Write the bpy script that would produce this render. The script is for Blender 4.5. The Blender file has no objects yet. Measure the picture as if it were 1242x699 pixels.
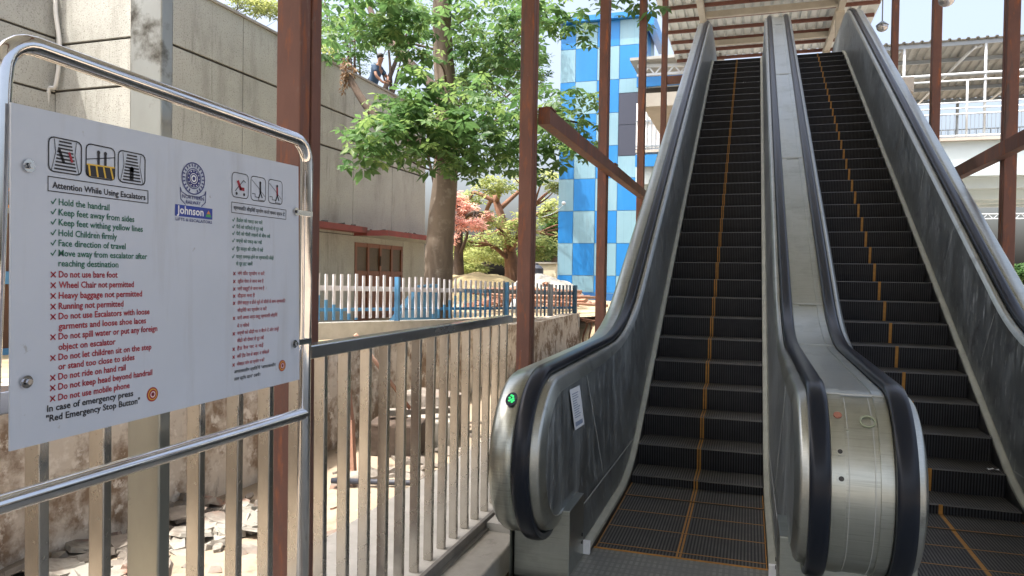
import bpy, bmesh, math, random
from mathutils import Vector, Matrix, noise
random.seed(7)
S = bpy.context.scene
COL = S.collection
R = math.radians

# ------------------------------------------------------------------ camera, sky, sun, exposure
EYE = Vector((0, 0, 1.5))
YAW, PITCH, ROLL, FPX = R(18.069), R(-0.952), R(0.8665), 882.39
_f = Vector((-math.sin(YAW)*math.cos(PITCH), math.cos(YAW)*math.cos(PITCH), math.sin(PITCH)))
_r0 = Vector((math.cos(YAW), math.sin(YAW), 0)); _u0 = _r0.cross(_f)
_r = _r0*math.cos(ROLL) + _u0*math.sin(ROLL); _u = _u0*math.cos(ROLL) - _r0*math.sin(ROLL)
cd = bpy.data.cameras.new('camera'); cam = bpy.data.objects.new('camera', cd); COL.objects.link(cam)
m3 = Matrix((_r, _u, -_f)).transposed()
cam.matrix_world = Matrix.Translation(EYE) @ m3.to_4x4()
cd.sensor_width = 36; cd.lens = 36*FPX/1242; cd.clip_start = 0.05; cd.clip_end = 3000
S.camera = cam

SUN_DIR = Vector((-0.28, -0.28, 0.92)).normalized()
world = bpy.data.worlds.new('World'); S.world = world; world.use_nodes = True
nt = world.node_tree; bg = nt.nodes['Background']
sky = nt.nodes.new('ShaderNodeTexSky'); sky.sky_type = 'NISHITA'; sky.sun_disc = False
sky.sun_elevation = math.asin(SUN_DIR.z); sky.sun_rotation = math.atan2(SUN_DIR.x, SUN_DIR.y)
sky.dust_density = 9.0; sky.air_density = 1.0; sky.ozone_density = 1.0
hsv = nt.nodes.new('ShaderNodeHueSaturation'); hsv.inputs['Saturation'].default_value = .78; hsv.inputs['Value'].default_value = 1.05
nt.links.new(sky.outputs[0], hsv.inputs['Color']); nt.links.new(hsv.outputs[0], bg.inputs[0]); bg.inputs[1].default_value = 0.15
sl = bpy.data.lights.new('sun', 'SUN'); sl.energy = 2.6; sl.angle = R(0.55); sl.color = (1, .95, .87)
so = bpy.data.objects.new('sun', sl); COL.objects.link(so)
so.rotation_euler = (-SUN_DIR).to_track_quat('-Z', 'Y').to_euler(); so.location = (0, 0, 30)
S.view_settings.view_transform = 'Standard'; S.view_settings.look = 'None'
S.view_settings.gamma = 1; S.view_settings.exposure = 1.62
S.render.engine = 'CYCLES'
S.cycles.max_bounces = 8; S.cycles.diffuse_bounces = 4; S.cycles.glossy_bounces = 4
S.cycles.transparent_max_bounces = 8
S.cycles.sample_clamp_indirect = 6.0; S.cycles.use_denoising = True


def ray(px, py):
    return _f + _r*((px-621)/FPX) - _u*((py-349.5)/FPX)


def atY(px, py, Y):
    d = ray(px, py); return EYE + d*(Y/d.y)


def atD(px, py, D):
    return EYE + ray(px, py)*D

# ------------------------------------------------------------------ materials
MATS = {}


def mat(name, col, rough=.6, metal=0., var=None, scale=4., bump=0., bscale=60., spec=.5, coat=0., stretch=None, detail=6., rvar=0.):
    """Principled with noise-driven colour variation: var = second colour"""
    if name in MATS: return MATS[name]
    m = bpy.data.materials.new(name); m.use_nodes = True
    n = m.node_tree.nodes; l = m.node_tree.links; b = n['Principled BSDF']
    b.inputs['Base Color'].default_value = (*col, 1); b.inputs['Roughness'].default_value = rough
    b.inputs['Metallic'].default_value = metal; b.inputs['Specular IOR Level'].default_value = spec
    b.inputs['Coat Weight'].default_value = coat
    tc = n.new('ShaderNodeTexCoord'); mp = n.new('ShaderNodeMapping'); l.new(tc.outputs['Object'], mp.inputs[0])
    if stretch: mp.inputs['Scale'].default_value = stretch
    if var or rvar:
        t = n.new('ShaderNodeTexNoise'); t.inputs['Scale'].default_value = scale; t.inputs['Detail'].default_value = detail
        t.inputs['Roughness'].default_value = .65; l.new(mp.outputs[0], t.inputs[0])
        if var:
            r = n.new('ShaderNodeValToRGB'); r.color_ramp.elements[0].position = .35; r.color_ramp.elements[1].position = .68
            r.color_ramp.elements[0].color = (*col, 1); r.color_ramp.elements[1].color = (*var, 1)
            l.new(t.outputs[0], r.inputs[0]); l.new(r.outputs[0], b.inputs['Base Color'])
        if rvar:
            mr = n.new('ShaderNodeMapRange'); mr.inputs[1].default_value = .3; mr.inputs[2].default_value = .7
            mr.inputs[3].default_value = rough-rvar; mr.inputs[4].default_value = rough+rvar
            l.new(t.outputs[0], mr.inputs[0]); l.new(mr.outputs[0], b.inputs['Roughness'])
    if bump:
        t2 = n.new('ShaderNodeTexNoise'); t2.inputs['Scale'].default_value = bscale; t2.inputs['Detail'].default_value = 5
        l.new(mp.outputs[0], t2.inputs[0]); bp = n.new('ShaderNodeBump'); bp.inputs['Strength'].default_value = bump
        bp.inputs['Distance'].default_value = .02; l.new(t2.outputs[0], bp.inputs['Height']); l.new(bp.outputs[0], b.inputs['Normal'])
    MATS[name] = m
    return m


def layer(m, col, scale, lo, hi, stretch=None, rough=None, detail=8., seed=0.):
    """lay a second noise-masked colour over a material (stains, smudges, rust, peeling paint)"""
    n = m.node_tree.nodes; l = m.node_tree.links; b = n['Principled BSDF']
    tc = n.new('ShaderNodeTexCoord'); mp = n.new('ShaderNodeMapping'); l.new(tc.outputs['Object'], mp.inputs[0])
    mp.inputs['Location'].default_value = (seed, seed*1.7, seed*.6)
    if stretch: mp.inputs['Scale'].default_value = stretch
    t = n.new('ShaderNodeTexNoise'); t.inputs['Scale'].default_value = scale; t.inputs['Detail'].default_value = detail
    t.inputs['Roughness'].default_value = .68; l.new(mp.outputs[0], t.inputs[0])
    mr = n.new('ShaderNodeMapRange'); mr.inputs[1].default_value = lo; mr.inputs[2].default_value = hi; l.new(t.outputs[0], mr.inputs[0])
    mx = n.new('ShaderNodeMix'); mx.data_type = 'RGBA'; l.new(mr.outputs[0], mx.inputs[0])
    lk = b.inputs['Base Color'].links
    if lk: l.new(lk[0].from_socket, mx.inputs[6])
    else: mx.inputs[6].default_value = b.inputs['Base Color'].default_value
    mx.inputs[7].default_value = (*col, 1); l.new(mx.outputs[2], b.inputs['Base Color'])
    if rough is not None:
        mf = n.new('ShaderNodeMix'); mf.data_type = 'FLOAT'; l.new(mr.outputs[0], mf.inputs[0])
        lk = b.inputs['Roughness'].links
        if lk: l.new(lk[0].from_socket, mf.inputs[2])
        else: mf.inputs[2].default_value = b.inputs['Roughness'].default_value
        mf.inputs[3].default_value = rough; l.new(mf.outputs[0], b.inputs['Roughness'])
    return m


def stripes(m, axis, period, col, duty=.5):
    """fine cleats: grooves along one direction, with a normal"""
    n = m.node_tree.nodes; l = m.node_tree.links; b = n['Principled BSDF']
    tc = n.new('ShaderNodeTexCoord'); sp = n.new('ShaderNodeSeparateXYZ'); l.new(tc.outputs['Object'], sp.inputs[0])
    a = n.new('ShaderNodeMath'); a.operation = 'MULTIPLY'; l.new(sp.outputs[axis], a.inputs[0]); a.inputs[1].default_value = 1/period
    fr = n.new('ShaderNodeMath'); fr.operation = 'FRACT'; l.new(a.outputs[0], fr.inputs[0])
    gt = n.new('ShaderNodeMath'); gt.operation = 'GREATER_THAN'; l.new(fr.outputs[0], gt.inputs[0]); gt.inputs[1].default_value = duty
    mx = n.new('ShaderNodeMix'); mx.data_type = 'RGBA'; l.new(gt.outputs[0], mx.inputs[0])
    lk = b.inputs['Base Color'].links
    if lk: l.new(lk[0].from_socket, mx.inputs[6])
    else: mx.inputs[6].default_value = b.inputs['Base Color'].default_value
    mx.inputs[7].default_value = (*col, 1); l.new(mx.outputs[2], b.inputs['Base Color'])
    return m


M_deck = mat('brushed_steel', (.37, .39, .355), .33, 1., var=(.45, .47, .435), scale=3, stretch=(1, .3, .3), rvar=.06)
layer(M_deck, (.28, .29, .255), 3, .52, .80, rough=.45, seed=3)
layer(M_deck, (.46, .48, .445), 170, .50, .76, stretch=(.02, 1, 1), seed=5, rough=.37, detail=2)
layer(M_deck, (.31, .325, .295), 140, .54, .78, stretch=(.02, 1, 1), seed=8, detail=2)
M_rim = mat('rim_steel', (.33, .345, .315), .36, 1., var=(.40, .41, .385), scale=4, rvar=.06)
layer(M_rim, (.43, .44, .415), 170, .50, .76, stretch=(.02, 1, 1), seed=5, detail=2)
layer(M_rim, (.20, .205, .185), 6, .56, .74, seed=8)
M_panel = mat('panel_steel', (.225, .245, .247), .40, .85, var=(.30, .325, .327), scale=1.2, rvar=.1, bump=.02, bscale=5)
layer(M_panel, (.42, .45, .45), 12, .47, .74, stretch=(1, .9, .16), rough=.62, seed=1, detail=12)
layer(M_panel, (.60, .63, .63), 26, .56, .68, stretch=(1, 1, .25), rough=.6, seed=14, detail=6)
layer(M_panel, (.15, .155, .16), 5, .56, .74, seed=6, rough=.5)
M_strip = mat('cream_trim', (.40, .41, .35), .5, .0, var=(.29, .30, .255), scale=6)
M_skirt = mat('skirt_black', (.03, .03, .03), .45, .3, var=(.06, .06, .06), scale=8)
M_seam = mat('seam_line', (.42, .44, .43), .5, .3)
M_rubber = mat('handrail_rubber', (.008, .011, .018), .28, 0., spec=.24)
M_step = mat('step_riser', (.032, .034, .040), .6, 0., var=(.055, .057, .063), scale=5, spec=.2)
layer(M_step, (.055, .056, .058), 16, .60, .78, stretch=(1, 1, .4), seed=3)
stripes(M_step, 0, .018, (.007, .007, .009), .55)
M_tread = mat('step_tread', (.085, .085, .082), .6, .1, var=(.135, .132, .125), scale=5, spec=.3)
layer(M_tread, (.17, .165, .15), 9, .56, .75, seed=5)
stripes(M_tread, 0, .018, (.020, .020, .022), .52)
M_nose = mat('step_nosing', (.07, .072, .075), .5, .3, var=(.10, .10, .105), scale=14)
M_yel = mat('yellow_line', (.50, .25, .045), .55, 0., var=(.34, .16, .035), scale=25)
M_comb = mat('comb_aluminium', (.36, .36, .33), .42, .7, var=(.24, .24, .215), scale=7, bump=.05)
stripes(M_comb, 0, .03, (.25, .25, .23), .55); stripes(M_comb, 1, .06, (.24, .24, .22), .8)
M_floorplate = mat('floor_plate', (.31, .32, .305), .55, .35, var=(.21, .215, .20), scale=5, bump=.1, bscale=40)
M_post = mat('dull_steel', (.40, .41, .37), .36, 1., var=(.30, .30, .27), scale=2.2, rvar=.06, stretch=(1, 1, .5))
layer(M_post, (.10, .095, .08), 2.4, .62, .70, seed=12, rough=.6)
M_poly = mat('polished_steel', (.66, .66, .67), .10, 1., rvar=.05, scale=9, var=(.55, .55, .56))
M_bal = mat('fence_steel', (.60, .58, .54), .27, 1., var=(.48, .45, .40), scale=5, rvar=.08, stretch=(1, 1, .4))
layer(M_bal, (.34, .29, .23), 30, .63, .74, rough=.6, seed=2)
layer(M_bal, (.42, .39, .34), 3, .52, .7, stretch=(1, 1, .5), seed=6)
M_rail = mat('rail_steel', (.62, .62, .63), .22, 1., var=(.50, .50, .51), scale=7, rvar=.08, stretch=(1, .3, 1))
M_rust = mat('rust_paint', (.095, .040, .029), .66, 0., var=(.15, .064, .044), scale=4.5, bump=.08, bscale=30, stretch=(1, 1, .35))
layer(M_rust, (.24, .078, .032), 9, .54, .66, stretch=(2, 2, .35), rough=.8, seed=4)
layer(M_rust, (.16, .10, .08), 26, .62, .70, stretch=(1, 1, .3), seed=15)
layer(M_rust, (.062, .045, .042), 5, .56, .70, stretch=(2, 2, .3), seed=9)
M_sign = mat('sign_white', (.51, .56, .645), .42, 0., var=(.48, .53, .61), scale=3)
layer(M_sign, (.36, .38, .41), 30, .66, .71, seed=5)
layer(M_sign, (.42, .45, .50), 2.2, .54, .78, stretch=(1, 5, .5), seed=9)
M_black = mat('print_black', (.015, .015, .02), .5)
M_green = mat('print_green', (.018, .135, .085), .5)
M_red = mat('print_red', (.33, .02, .035), .5)
M_navy = mat('print_navy', (.025, .03, .16), .5)
M_blue = mat('print_blue', (.02, .05, .30), .5)
M_pwhite = mat('print_white', (.75, .77, .8), .5)
M_pyel = mat('print_yellow', (.65, .42, .05), .5)
M_conc = mat('concrete', (.34, .325, .29), .85, 0., var=(.24, .225, .20), scale=3, bump=.25, bscale=25)
layer(M_conc, (.14, .13, .115), 9, .6, .75, seed=2)
M_slab = mat('slab_pale', (.46, .45, .42), .8, 0., var=(.36, .35, .32), scale=5, bump=.12, bscale=30)
layer(M_slab, (.2, .19, .17), 11, .62, .75, seed=7)
M_wall = mat('whitewashed_plaster', (.62, .56, .48), .9, 0., var=(.50, .44, .37), scale=1.6, bump=.3, bscale=18)
layer(M_wall, (.22, .155, .105), 2.3, .46, .57, detail=14, seed=1)
layer(M_wall, (.66, .61, .54), 9.5, .54, .62, detail=14, seed=8)
layer(M_wall, (.13, .10, .08), 4, .60, .72, stretch=(1, 1, .35), seed=11)
M_facade = mat('pebbledash', (.40, .405, .37), .95, 0., var=(.335, .34, .31), scale=1.1, bump=.35, bscale=45)
layer(M_facade, (.20, .197, .172), 1.3, .52, .78, stretch=(1.2, 1.2, .35), seed=3)
layer(M_facade, (.17, .16, .14), 42, .55, .68, seed=5, detail=3)
layer(M_facade, (.16, .155, .135), 3.2, .60, .74, stretch=(2.5, 2.5, .18), seed=7)
M_joint = mat('joint_dark', (.07, .065, .06), .95)
M_redpaint = mat('red_oxide_paint', (.24, .055, .05), .8, 0., var=(.17, .048, .042), scale=4)
layer(M_redpaint, (.11, .06, .045), 5, .56, .72, seed=1)
M_wood = mat('varnished_wood', (.20, .075, .035), .5, 0., var=(.14, .05, .025), scale=5, stretch=(3, 3, .4))
M_mesh = mat('dark_screen', (.075, .058, .04), .6, 0., var=(.11, .085, .06), scale=30)
M_pick = mat('picket_white', (.62, .62, .66), .6, 0., var=(.50, .50, .55), scale=9)
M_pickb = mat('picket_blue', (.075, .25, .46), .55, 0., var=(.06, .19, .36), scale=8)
M_pickg = mat('picket_grey', (.22, .24, .27), .6, 0., var=(.30, .31, .33), scale=8)
M_pickd = mat('picket_dark_blue', (.03, .08, .14), .55, 0., var=(.05, .11, .18), scale=8)
M_bark = mat('bark', (.165, .13, .10), .95, 0., var=(.10, .078, .06), scale=3.2, bump=.6, bscale=14, stretch=(1, 1, .35))
layer(M_bark, (.23, .20, .165), 4, .56, .7, seed=4)
M_barkd = mat('bark_dark', (.085, .06, .045), .95, 0., var=(.05, .038, .03), scale=4, bump=.5, bscale=16)
M_barkr = mat('bark_reddish', (.22, .11, .07), .95, 0., var=(.14, .075, .05), scale=4)
M_ground = mat('dusty_ground', (.36, .295, .22), .95, 0., var=(.26, .21, .155), scale=.9, bump=.4, bscale=8)
layer(M_ground, (.16, .12, .085), 3.1, .58, .72, seed=1)
layer(M_ground, (.37, .33, .28), 7, .60, .7, seed=4)
M_terr = mat('terrace_earth', (.36, .29, .21), .95, 0., var=(.22, .18, .10), scale=1.1, bump=.4, bscale=8)
layer(M_terr, (.13, .15, .05), 1.7, .56, .68, seed=2)
M_stone = mat('broken_stone', (.21, .185, .16), .9, 0., var=(.13, .112, .095), scale=5, bump=.3, bscale=25)
layer(M_stone, (.24, .12, .075), 1.4, .54, .66, seed=2)
layer(M_stone, (.28, .265, .235), .9, .55, .6, seed=6)
M_brick = mat('old_brick', (.30, .14, .09), .9, 0., var=(.36, .24, .18), scale=3, bump=.3)
M_tileB = mat('cladding_blue', (.018, .185, .49), .35, 0., var=(.016, .165, .45), scale=.8)
M_tileL = mat('cladding_pale', (.19, .335, .42), .35, 0., var=(.17, .31, .39), scale=.8)
stripes(M_tileB, 0, .29, (.010, .17, .52), .965); stripes(M_tileL, 0, .29, (.145, .265, .34), .965)
layer(M_tileB, (.04, .215, .49), 1.1, .5, .8, stretch=(1.5, 1, .3), seed=2); layer(M_tileL, (.235, .37, .44), 1.1, .5, .8, stretch=(1.5, 1, .3), seed=4)
M_tilej = mat('cladding_joint', (.12, .2, .3), .6)
M_glass = mat('dark_glass', (.045, .05, .075), .06, 0., spec=.6)
M_fob = mat('bridge_paint', (.50, .60, .65), .6, 0., var=(.43, .52, .56), scale=.7)
layer(M_fob, (.33, .33, .31), 1.2, .6, .75, stretch=(1, 1, .3), seed=3)
M_fobc = mat('bridge_concrete', (.42, .40, .37), .9, 0., var=(.33, .31, .28), scale=1.1)
M_roofs = mat('roof_sheet', (.60, .645, .64), .5, .0, var=(.48, .52, .515), scale=1.3)
M_roofd = mat('roof_sheet_dull', (.36, .37, .35), .6, .0, var=(.24, .24, .22), scale=1.3)
M_purl = mat('purlin_brown', (.13, .055, .045), .7, 0., var=(.18, .08, .06), scale=3)
M_beamp = mat('beam_pale', (.48, .46, .40), .6, 0., var=(.38, .36, .31), scale=2)
M_pipe = mat('painted_pipe', (.55, .60, .64), .4, .3)
M_grill = mat('grill_grey', (.25, .29, .33), .5, .4)
M_white = mat('white_sheet', (.78, .80, .82), .6, 0.)
M_orange = mat('sign_orange', (.62, .20, .02), .5)
M_brown = mat('brown_board', (.10, .045, .025), .7, 0., var=(.06, .03, .02), scale=3)
M_skin = mat('skin', (.24, .125, .08), .55)
M_shirt = mat('shirt_navy', (.022, .045, .09), .85, 0., var=(.03, .07, .12), scale=8)
M_trou = mat('trousers_dark', (.02, .02, .025), .9)
M_hair = mat('hair_black', (.01, .009, .008), .6)
M_cable = mat('cable_white', (.55, .55, .52), .5)
M_paper = mat('paper', (.66, .68, .70), .6)
M_ptext = mat('paper_print', (.22, .27, .36), .6)
M_tarp = mat('tarp_grey', (.36, .36, .33), .85, 0., var=(.28, .27, .24), scale=2)
M_tank = mat('tank_black', (.03, .035, .05), .5)
M_straw = mat('dry_grass', (.40, .33, .19), .95, 0., var=(.26, .21, .11), scale=2, bump=.5, bscale=12)
M_lampg = mat('lamp_glass', (.45, .45, .48), .15, .5)
M_led = bpy.data.materials.new('green_led'); M_led.use_nodes = True
_b = M_led.node_tree.nodes['Principled BSDF']; _b.inputs['Base Color'].default_value = (.02, .4, .1, 1)
_b.inputs['Emission Color'].default_value = (.05, 1, .25, 1); _b.inputs['Emission Strength'].default_value = .3


def leaf_mat(name, c1, c2, trans=.45):
    m = bpy.data.materials.new(name); m.use_nodes = True; n = m.node_tree.nodes; l = m.node_tree.links
    n.clear(); out = n.new('ShaderNodeOutputMaterial')
    at = n.new('ShaderNodeAttribute'); at.attribute_name = 'tint'
    rp = n.new('ShaderNodeValToRGB'); rp.color_ramp.elements[0].color = (*c1, 1); rp.color_ramp.elements[1].color = (*c2, 1)
    l.new(at.outputs['Fac'], rp.inputs[0])
    p = n.new('ShaderNodeBsdfPrincipled'); p.inputs['Roughness'].default_value = .5; l.new(rp.outputs[0], p.inputs['Base Color'])
    p.inputs['Specular IOR Level'].default_value = .35
    t = n.new('ShaderNodeBsdfTranslucent')
    hs = n.new('ShaderNodeHueSaturation'); hs.inputs['Value'].default_value = 1.8; hs.inputs['Hue'].default_value = .485
    l.new(rp.outputs[0], hs.inputs['Color']); l.new(hs.outputs[0], t.inputs['Color'])
    mx = n.new('ShaderNodeMixShader'); mx.inputs[0].default_value = trans
    l.new(p.outputs[0], mx.inputs[1]); l.new(t.outputs[0], mx.inputs[2]); l.new(mx.outputs[0], out.inputs[0])
    return m


M_leaf = leaf_mat('leaf_green', (.042, .105, .034), (.095, .185, .062))
M_leafl = leaf_mat('leaf_light', (.075, .15, .042), (.16, .24, .08), .5)
M_leafd = leaf_mat('leaf_deep', (.03, .085, .022), (.075, .15, .035))
M_leafy = leaf_mat('leaf_yellowish', (.17, .23, .075), (.32, .35, .14))
M_leafr = leaf_mat('leaf_flame', (.52, .29, .23), (.62, .44, .36))
M_leafs = leaf_mat('leaf_dry', (.13, .08, .045), (.22, .15, .08), .2)

# ------------------------------------------------------------------ helpers


def link(o, parent=None):
    COL.objects.link(o)
    if parent: o.parent = parent
    return o


def obj(name, bm, mats, parent=None, smooth=False):
    me = bpy.data.meshes.new(name)
    bmesh.ops.recalc_face_normals(bm, faces=bm.faces[:])
    bm.to_mesh(me); bm.free()
    for m in (mats if isinstance(mats, (list, tuple)) else [mats]): me.materials.append(m)
    if smooth:
        for p in me.polygons: p.use_smooth = True
        if smooth == 'auto': me.set_sharp_from_angle(angle=R(38))
    return link(bpy.data.objects.new(name, me), parent)


def tag(o, label=None, cat=None, group=None, kind=None):
    if label: o['label'] = label
    if cat: o['category'] = cat
    if group: o['group'] = group
    if kind: o['kind'] = kind
    return o


def thing(name, label, cat, loc=(0, 0, 0), group=None):
    o = bpy.data.objects.new(name, None); o.empty_display_size = .2; o.location = loc; link(o)
    return tag(o, label, cat, group)


def local(o, parent):
    """parts are written in world coordinates: undo the parent's place"""
    o.location = -parent.location
    return o


def B(): return bmesh.new()


def box(bm, x0, x1, y0, y1, z0, z1, mi=0, bev=0.):
    vs = [bm.verts.new((x, y, z)) for x in (x0, x1) for y in (y0, y1) for z in (z0, z1)]
    idx = [(0, 1, 3, 2), (4, 6, 7, 5), (0, 4, 5, 1), (2, 3, 7, 6), (0, 2, 6, 4), (1, 5, 7, 3)]
    fs = [bm.faces.new([vs[i] for i in q]) for q in idx]
    for f in fs: f.material_index = mi
    if bev:
        es = set(e for f in fs for e in f.edges)
        r = bmesh.ops.bevel(bm, geom=list(es), offset=bev, segments=2, profile=.5, affect='EDGES')
        for f in r['faces']: f.material_index = mi
    return fs


def obox(bm, p0, p1, w, h, mi=0, up=Vector((0, 0, 1))):
    """box bar from p0 to p1, w across, h along up"""
    p0 = Vector(p0); p1 = Vector(p1); d = (p1-p0).normalized()
    s = d.cross(up)
    if s.length < 1e-4: s = d.cross(Vector((1, 0, 0)))
    s.normalize(); t = s.cross(d).normalized()
    vs = []
    for p in (p0, p1):
        for a, b in ((-1, -1), (1, -1), (1, 1), (-1, 1)):
            vs.append(bm.verts.new(p + s*(a*w/2) + t*(b*h/2)))
    for q in [(0, 1, 2, 3), (7, 6, 5, 4), (0, 4, 5, 1), (1, 5, 6, 2), (2, 6, 7, 3), (3, 7, 4, 0)]:
        f = bm.faces.new([vs[i] for i in q]); f.material_index = mi


def tube(bm, pts, rad, n=12, mi=0, caps=True, jit=0.):
    pts = [Vector(p) for p in pts]; k = len(pts)
    rads = rad if isinstance(rad, (list, tuple)) else [rad]*k
    rings = []; prev = None
    for i, p in enumerate(pts):
        d = (pts[min(i+1, k-1)] - pts[max(i-1, 0)]).normalized()
        if prev is None:
            a = d.cross(Vector((0, 0, 1)))
            if a.length < .1: a = d.cross(Vector((1, 0, 0)))
        else:
            a = prev - d*prev.dot(d)
        a.normalize(); prev = a; b = d.cross(a)
        rr = [rads[i]*(1+random.uniform(-jit, jit)) for _ in range(n)]
        rings.append([bm.verts.new(p + (a*math.cos(2*math.pi*j/n) + b*math.sin(2*math.pi*j/n))*rr[j]) for j in range(n)])
    for r0, r1 in zip(rings, rings[1:]):
        for j in range(n):
            f = bm.faces.new((r0[j], r0[(j+1) % n], r1[(j+1) % n], r1[j])); f.material_index = mi; f.smooth = True
    if caps:
        for r in (rings[0], rings[-1][::-1]):
            f = bm.faces.new(r); f.material_index = mi


def smoothpath(pts, n=6):
    """Catmull-Rom through points"""
    P = [Vector(p) for p in pts]; out = []
    Q = [P[0]*2-P[1]] + P + [P[-1]*2-P[-2]]
    for i in range(1, len(Q)-2):
        for k in range(n):
            t = k/n; a, b, c, d = Q[i-1], Q[i], Q[i+1], Q[i+2]
            out.append(.5*((2*b) + (c-a)*t + (2*a-5*b+4*c-d)*t*t + (3*b-a-3*c+d)*t**3))
    out.append(P[-1]); return out


def disc(bm, c, r, nrm='x', mi=0, n=20, h=0.):
    c = Vector(c)
    ax = {'x': (Vector((0, 1, 0)), Vector((0, 0, 1))), 'y': (Vector((1, 0, 0)), Vector((0, 0, 1))), 'z': (Vector((1, 0, 0)), Vector((0, 1, 0)))}[nrm]
    w = ax[0].cross(ax[1])
    r1 = [bm.verts.new(c + (ax[0]*math.cos(2*math.pi*i/n) + ax[1]*math.sin(2*math.pi*i/n))*r + w*h) for i in range(n)]
    f = bm.faces.new(r1); f.material_index = mi
    if h:
        r0 = [bm.verts.new(v.co - w*h) for v in r1]
        for i in range(n):
            f = bm.faces.new((r0[i], r0[(i+1) % n], r1[(i+1) % n], r1[i])); f.material_index = mi


def ball(bm, c, rx, ry, rz, mi=0, u=12, v=8):
    g = bmesh.ops.create_uvsphere(bm, u_segments=u, v_segments=v, radius=1)
    for vt in g['verts']:
        vt.co = Vector((c[0]+vt.co.x*rx, c[1]+vt.co.y*ry, c[2]+vt.co.z*rz))
    for f in {f for vt in g['verts'] for f in vt.link_faces}: f.material_index = mi; f.smooth = True


def rock(bm, c, sx, sy, sz, mi=0, seed=0):
    """angular broken piece"""
    rnd = random.Random(seed); rot = Matrix.Rotation(rnd.uniform(0, 6.28), 3, 'Z') @ Matrix.Rotation(rnd.uniform(-.35, .35), 3, 'X') @ Matrix.Rotation(rnd.uniform(-.3, .3), 3, 'Y')
    n = rnd.randint(4, 6); top = []; bot = []
    for i in range(n):
        a = 2*math.pi*(i+rnd.uniform(-.25, .25))/n; k = rnd.uniform(.75, 1.1)
        p = Vector((math.cos(a)*sx*k, math.sin(a)*sy*k, 0)); q = Vector((rnd.uniform(.8, 1), rnd.uniform(.8, 1), 1))
        top.append(bm.verts.new(Vector(c) + rot @ (p*q.x + Vector((0, 0, sz*rnd.uniform(.8, 1.1))))))
        bot.append(bm.verts.new(Vector(c) + rot @ (p + Vector((0, 0, -sz)))))
    bm.faces.new(top).material_index = mi; bm.faces.new(bot[::-1]).material_index = mi
    for i in range(n): bm.faces.new((bot[i], bot[(i+1) % n], top[(i+1) % n], top[i])).material_index = mi

# ------------------------------------------------------------------ escalator profile curves (Y, Z)
T30 = math.tan(R(30))


def fillet(p, q, s, rad, n=10):
    """points of the arc rounding corner q between p and s"""
    p, q, s = Vector(p), Vector(q), Vector(s)
    a = (p-q).normalized(); b = (s-q).normalized(); ang = a.angle(b); t = rad/math.tan(ang/2)
    A = q+a*t; Bq = q+b*t; c = q + (a+b).normalized()*(rad/math.sin(ang/2))
    va, vb = A-c, Bq-c; th = va.angle(vb); out = []
    for i in range(n+1):
        k = i/n; out.append(c + (va*math.sin((1-k)*th) + vb*math.sin(k*th))/math.sin(th))
    return out


def dense(pts, step):
    out = []
    for a, b in zip(pts, pts[1:]):
        a, b = Vector(a), Vector(b); n = max(1, int((b-a).length/step))
        out += [a+(b-a)*(i/n) for i in range(n)]
    out.append(Vector(pts[-1])); return out


YT = 18.3
NC = (3.47, .640); NR = .40
rail_path = [Vector((NC[0]+.06, NC[1]-NR+.006))] + [Vector((NC[0]+NR*math.cos(R(a)), NC[1]+NR*math.sin(R(a)))) for a in range(268, 88, -6)]
zl = 1.065
rail_path += fillet((3.5, 1.042), ((zl+2.2)/T30, zl), (12, 12*T30-2.2), 2.4)
rail_path += fillet((10, 10*T30-2.2), ((7.0+2.2)/T30, 7.0), (19, 7.0), 2.6)
rail_path += [Vector((YT, 7.0))] + [Vector((YT+NR*math.cos(R(a)), 6.6+NR*math.sin(R(a)))) for a in range(84, -96, -6)]
rail_path = dense(rail_path, .5)


def normals(path):
    out = []
    for i in range(len(path)):
        d = (path[min(i+1, len(path)-1)]-path[max(i-1, 0)]).normalized()
        out.append(Vector((-d.y, d.x)))
    return out


rail_nrm = normals(rail_path)


def offs(n): return [p+q*n for p, q in zip(rail_path, rail_nrm)]


def taper(p):
    # the rim is broad round the newels and narrow along the slope
    a = min(1, max(0, (p.x-4.3)/1.3)); b = min(1, max(0, (16.8-p.x)/1.0)); k = min(a, b)
    k = k*k*(3-2*k)
    return 1-.52*k


def sweep(bm, prof, closed=False, path=None, nrm=None, mi=0, tap=False):
    path = path or rail_path; nrm = nrm or rail_nrm; rows = []
    for p, q in zip(path, nrm):
        k = taper(p) if tap else 1
        rows.append([bm.verts.new((x, p.x+q.x*n*(k if n < -.021 else 1), p.y+q.y*n*(k if n < -.021 else 1))) for x, n in prof])
    k = len(prof)
    for r0, r1 in zip(rows, rows[1:]):
        for j in range(k if closed else k-1):
            f = bm.faces.new((r0[j], r0[(j+1) % k], r1[(j+1) % k], r1[j])); f.material_index = mi; f.smooth = True
    if closed:
        bm.faces.new(rows[0]); bm.faces.new(rows[-1][::-1])
    return rows


# line of the step skirt's top edge (cream strip) and of the nosings
def nose_z(y):
    a, b = 5.285, (6.1+5.285*T30)/T30
    # soft start and end
    def soft(t, k): return t if t > 4 else math.log1p(math.exp(t/k))*k
    z = T30*(soft(y-a, .11) - soft(y-b, .11))
    return z


strip_path = [Vector((3.86, .055))] + fillet((3.9, .055), (5.33, .055), (12, (12-5.285)*T30+.03), 1.6)
_yt = (6.14-.03)/T30+5.285
strip_path += fillet((10, (10-5.285)*T30+.03), (_yt, 6.14), (19, 6.14), 1.8) + [Vector((YT, 6.14))]
strip_path = dense(strip_path, .5); strip_nrm = normals(strip_path)

HW = .458      # step half width (skirt face)


def poly(bm, x, pts, mi=0):
    f = bm.faces.new([bm.verts.new((x, p[0], p[1])) for p in pts]); f.material_index = mi
    return f


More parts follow.
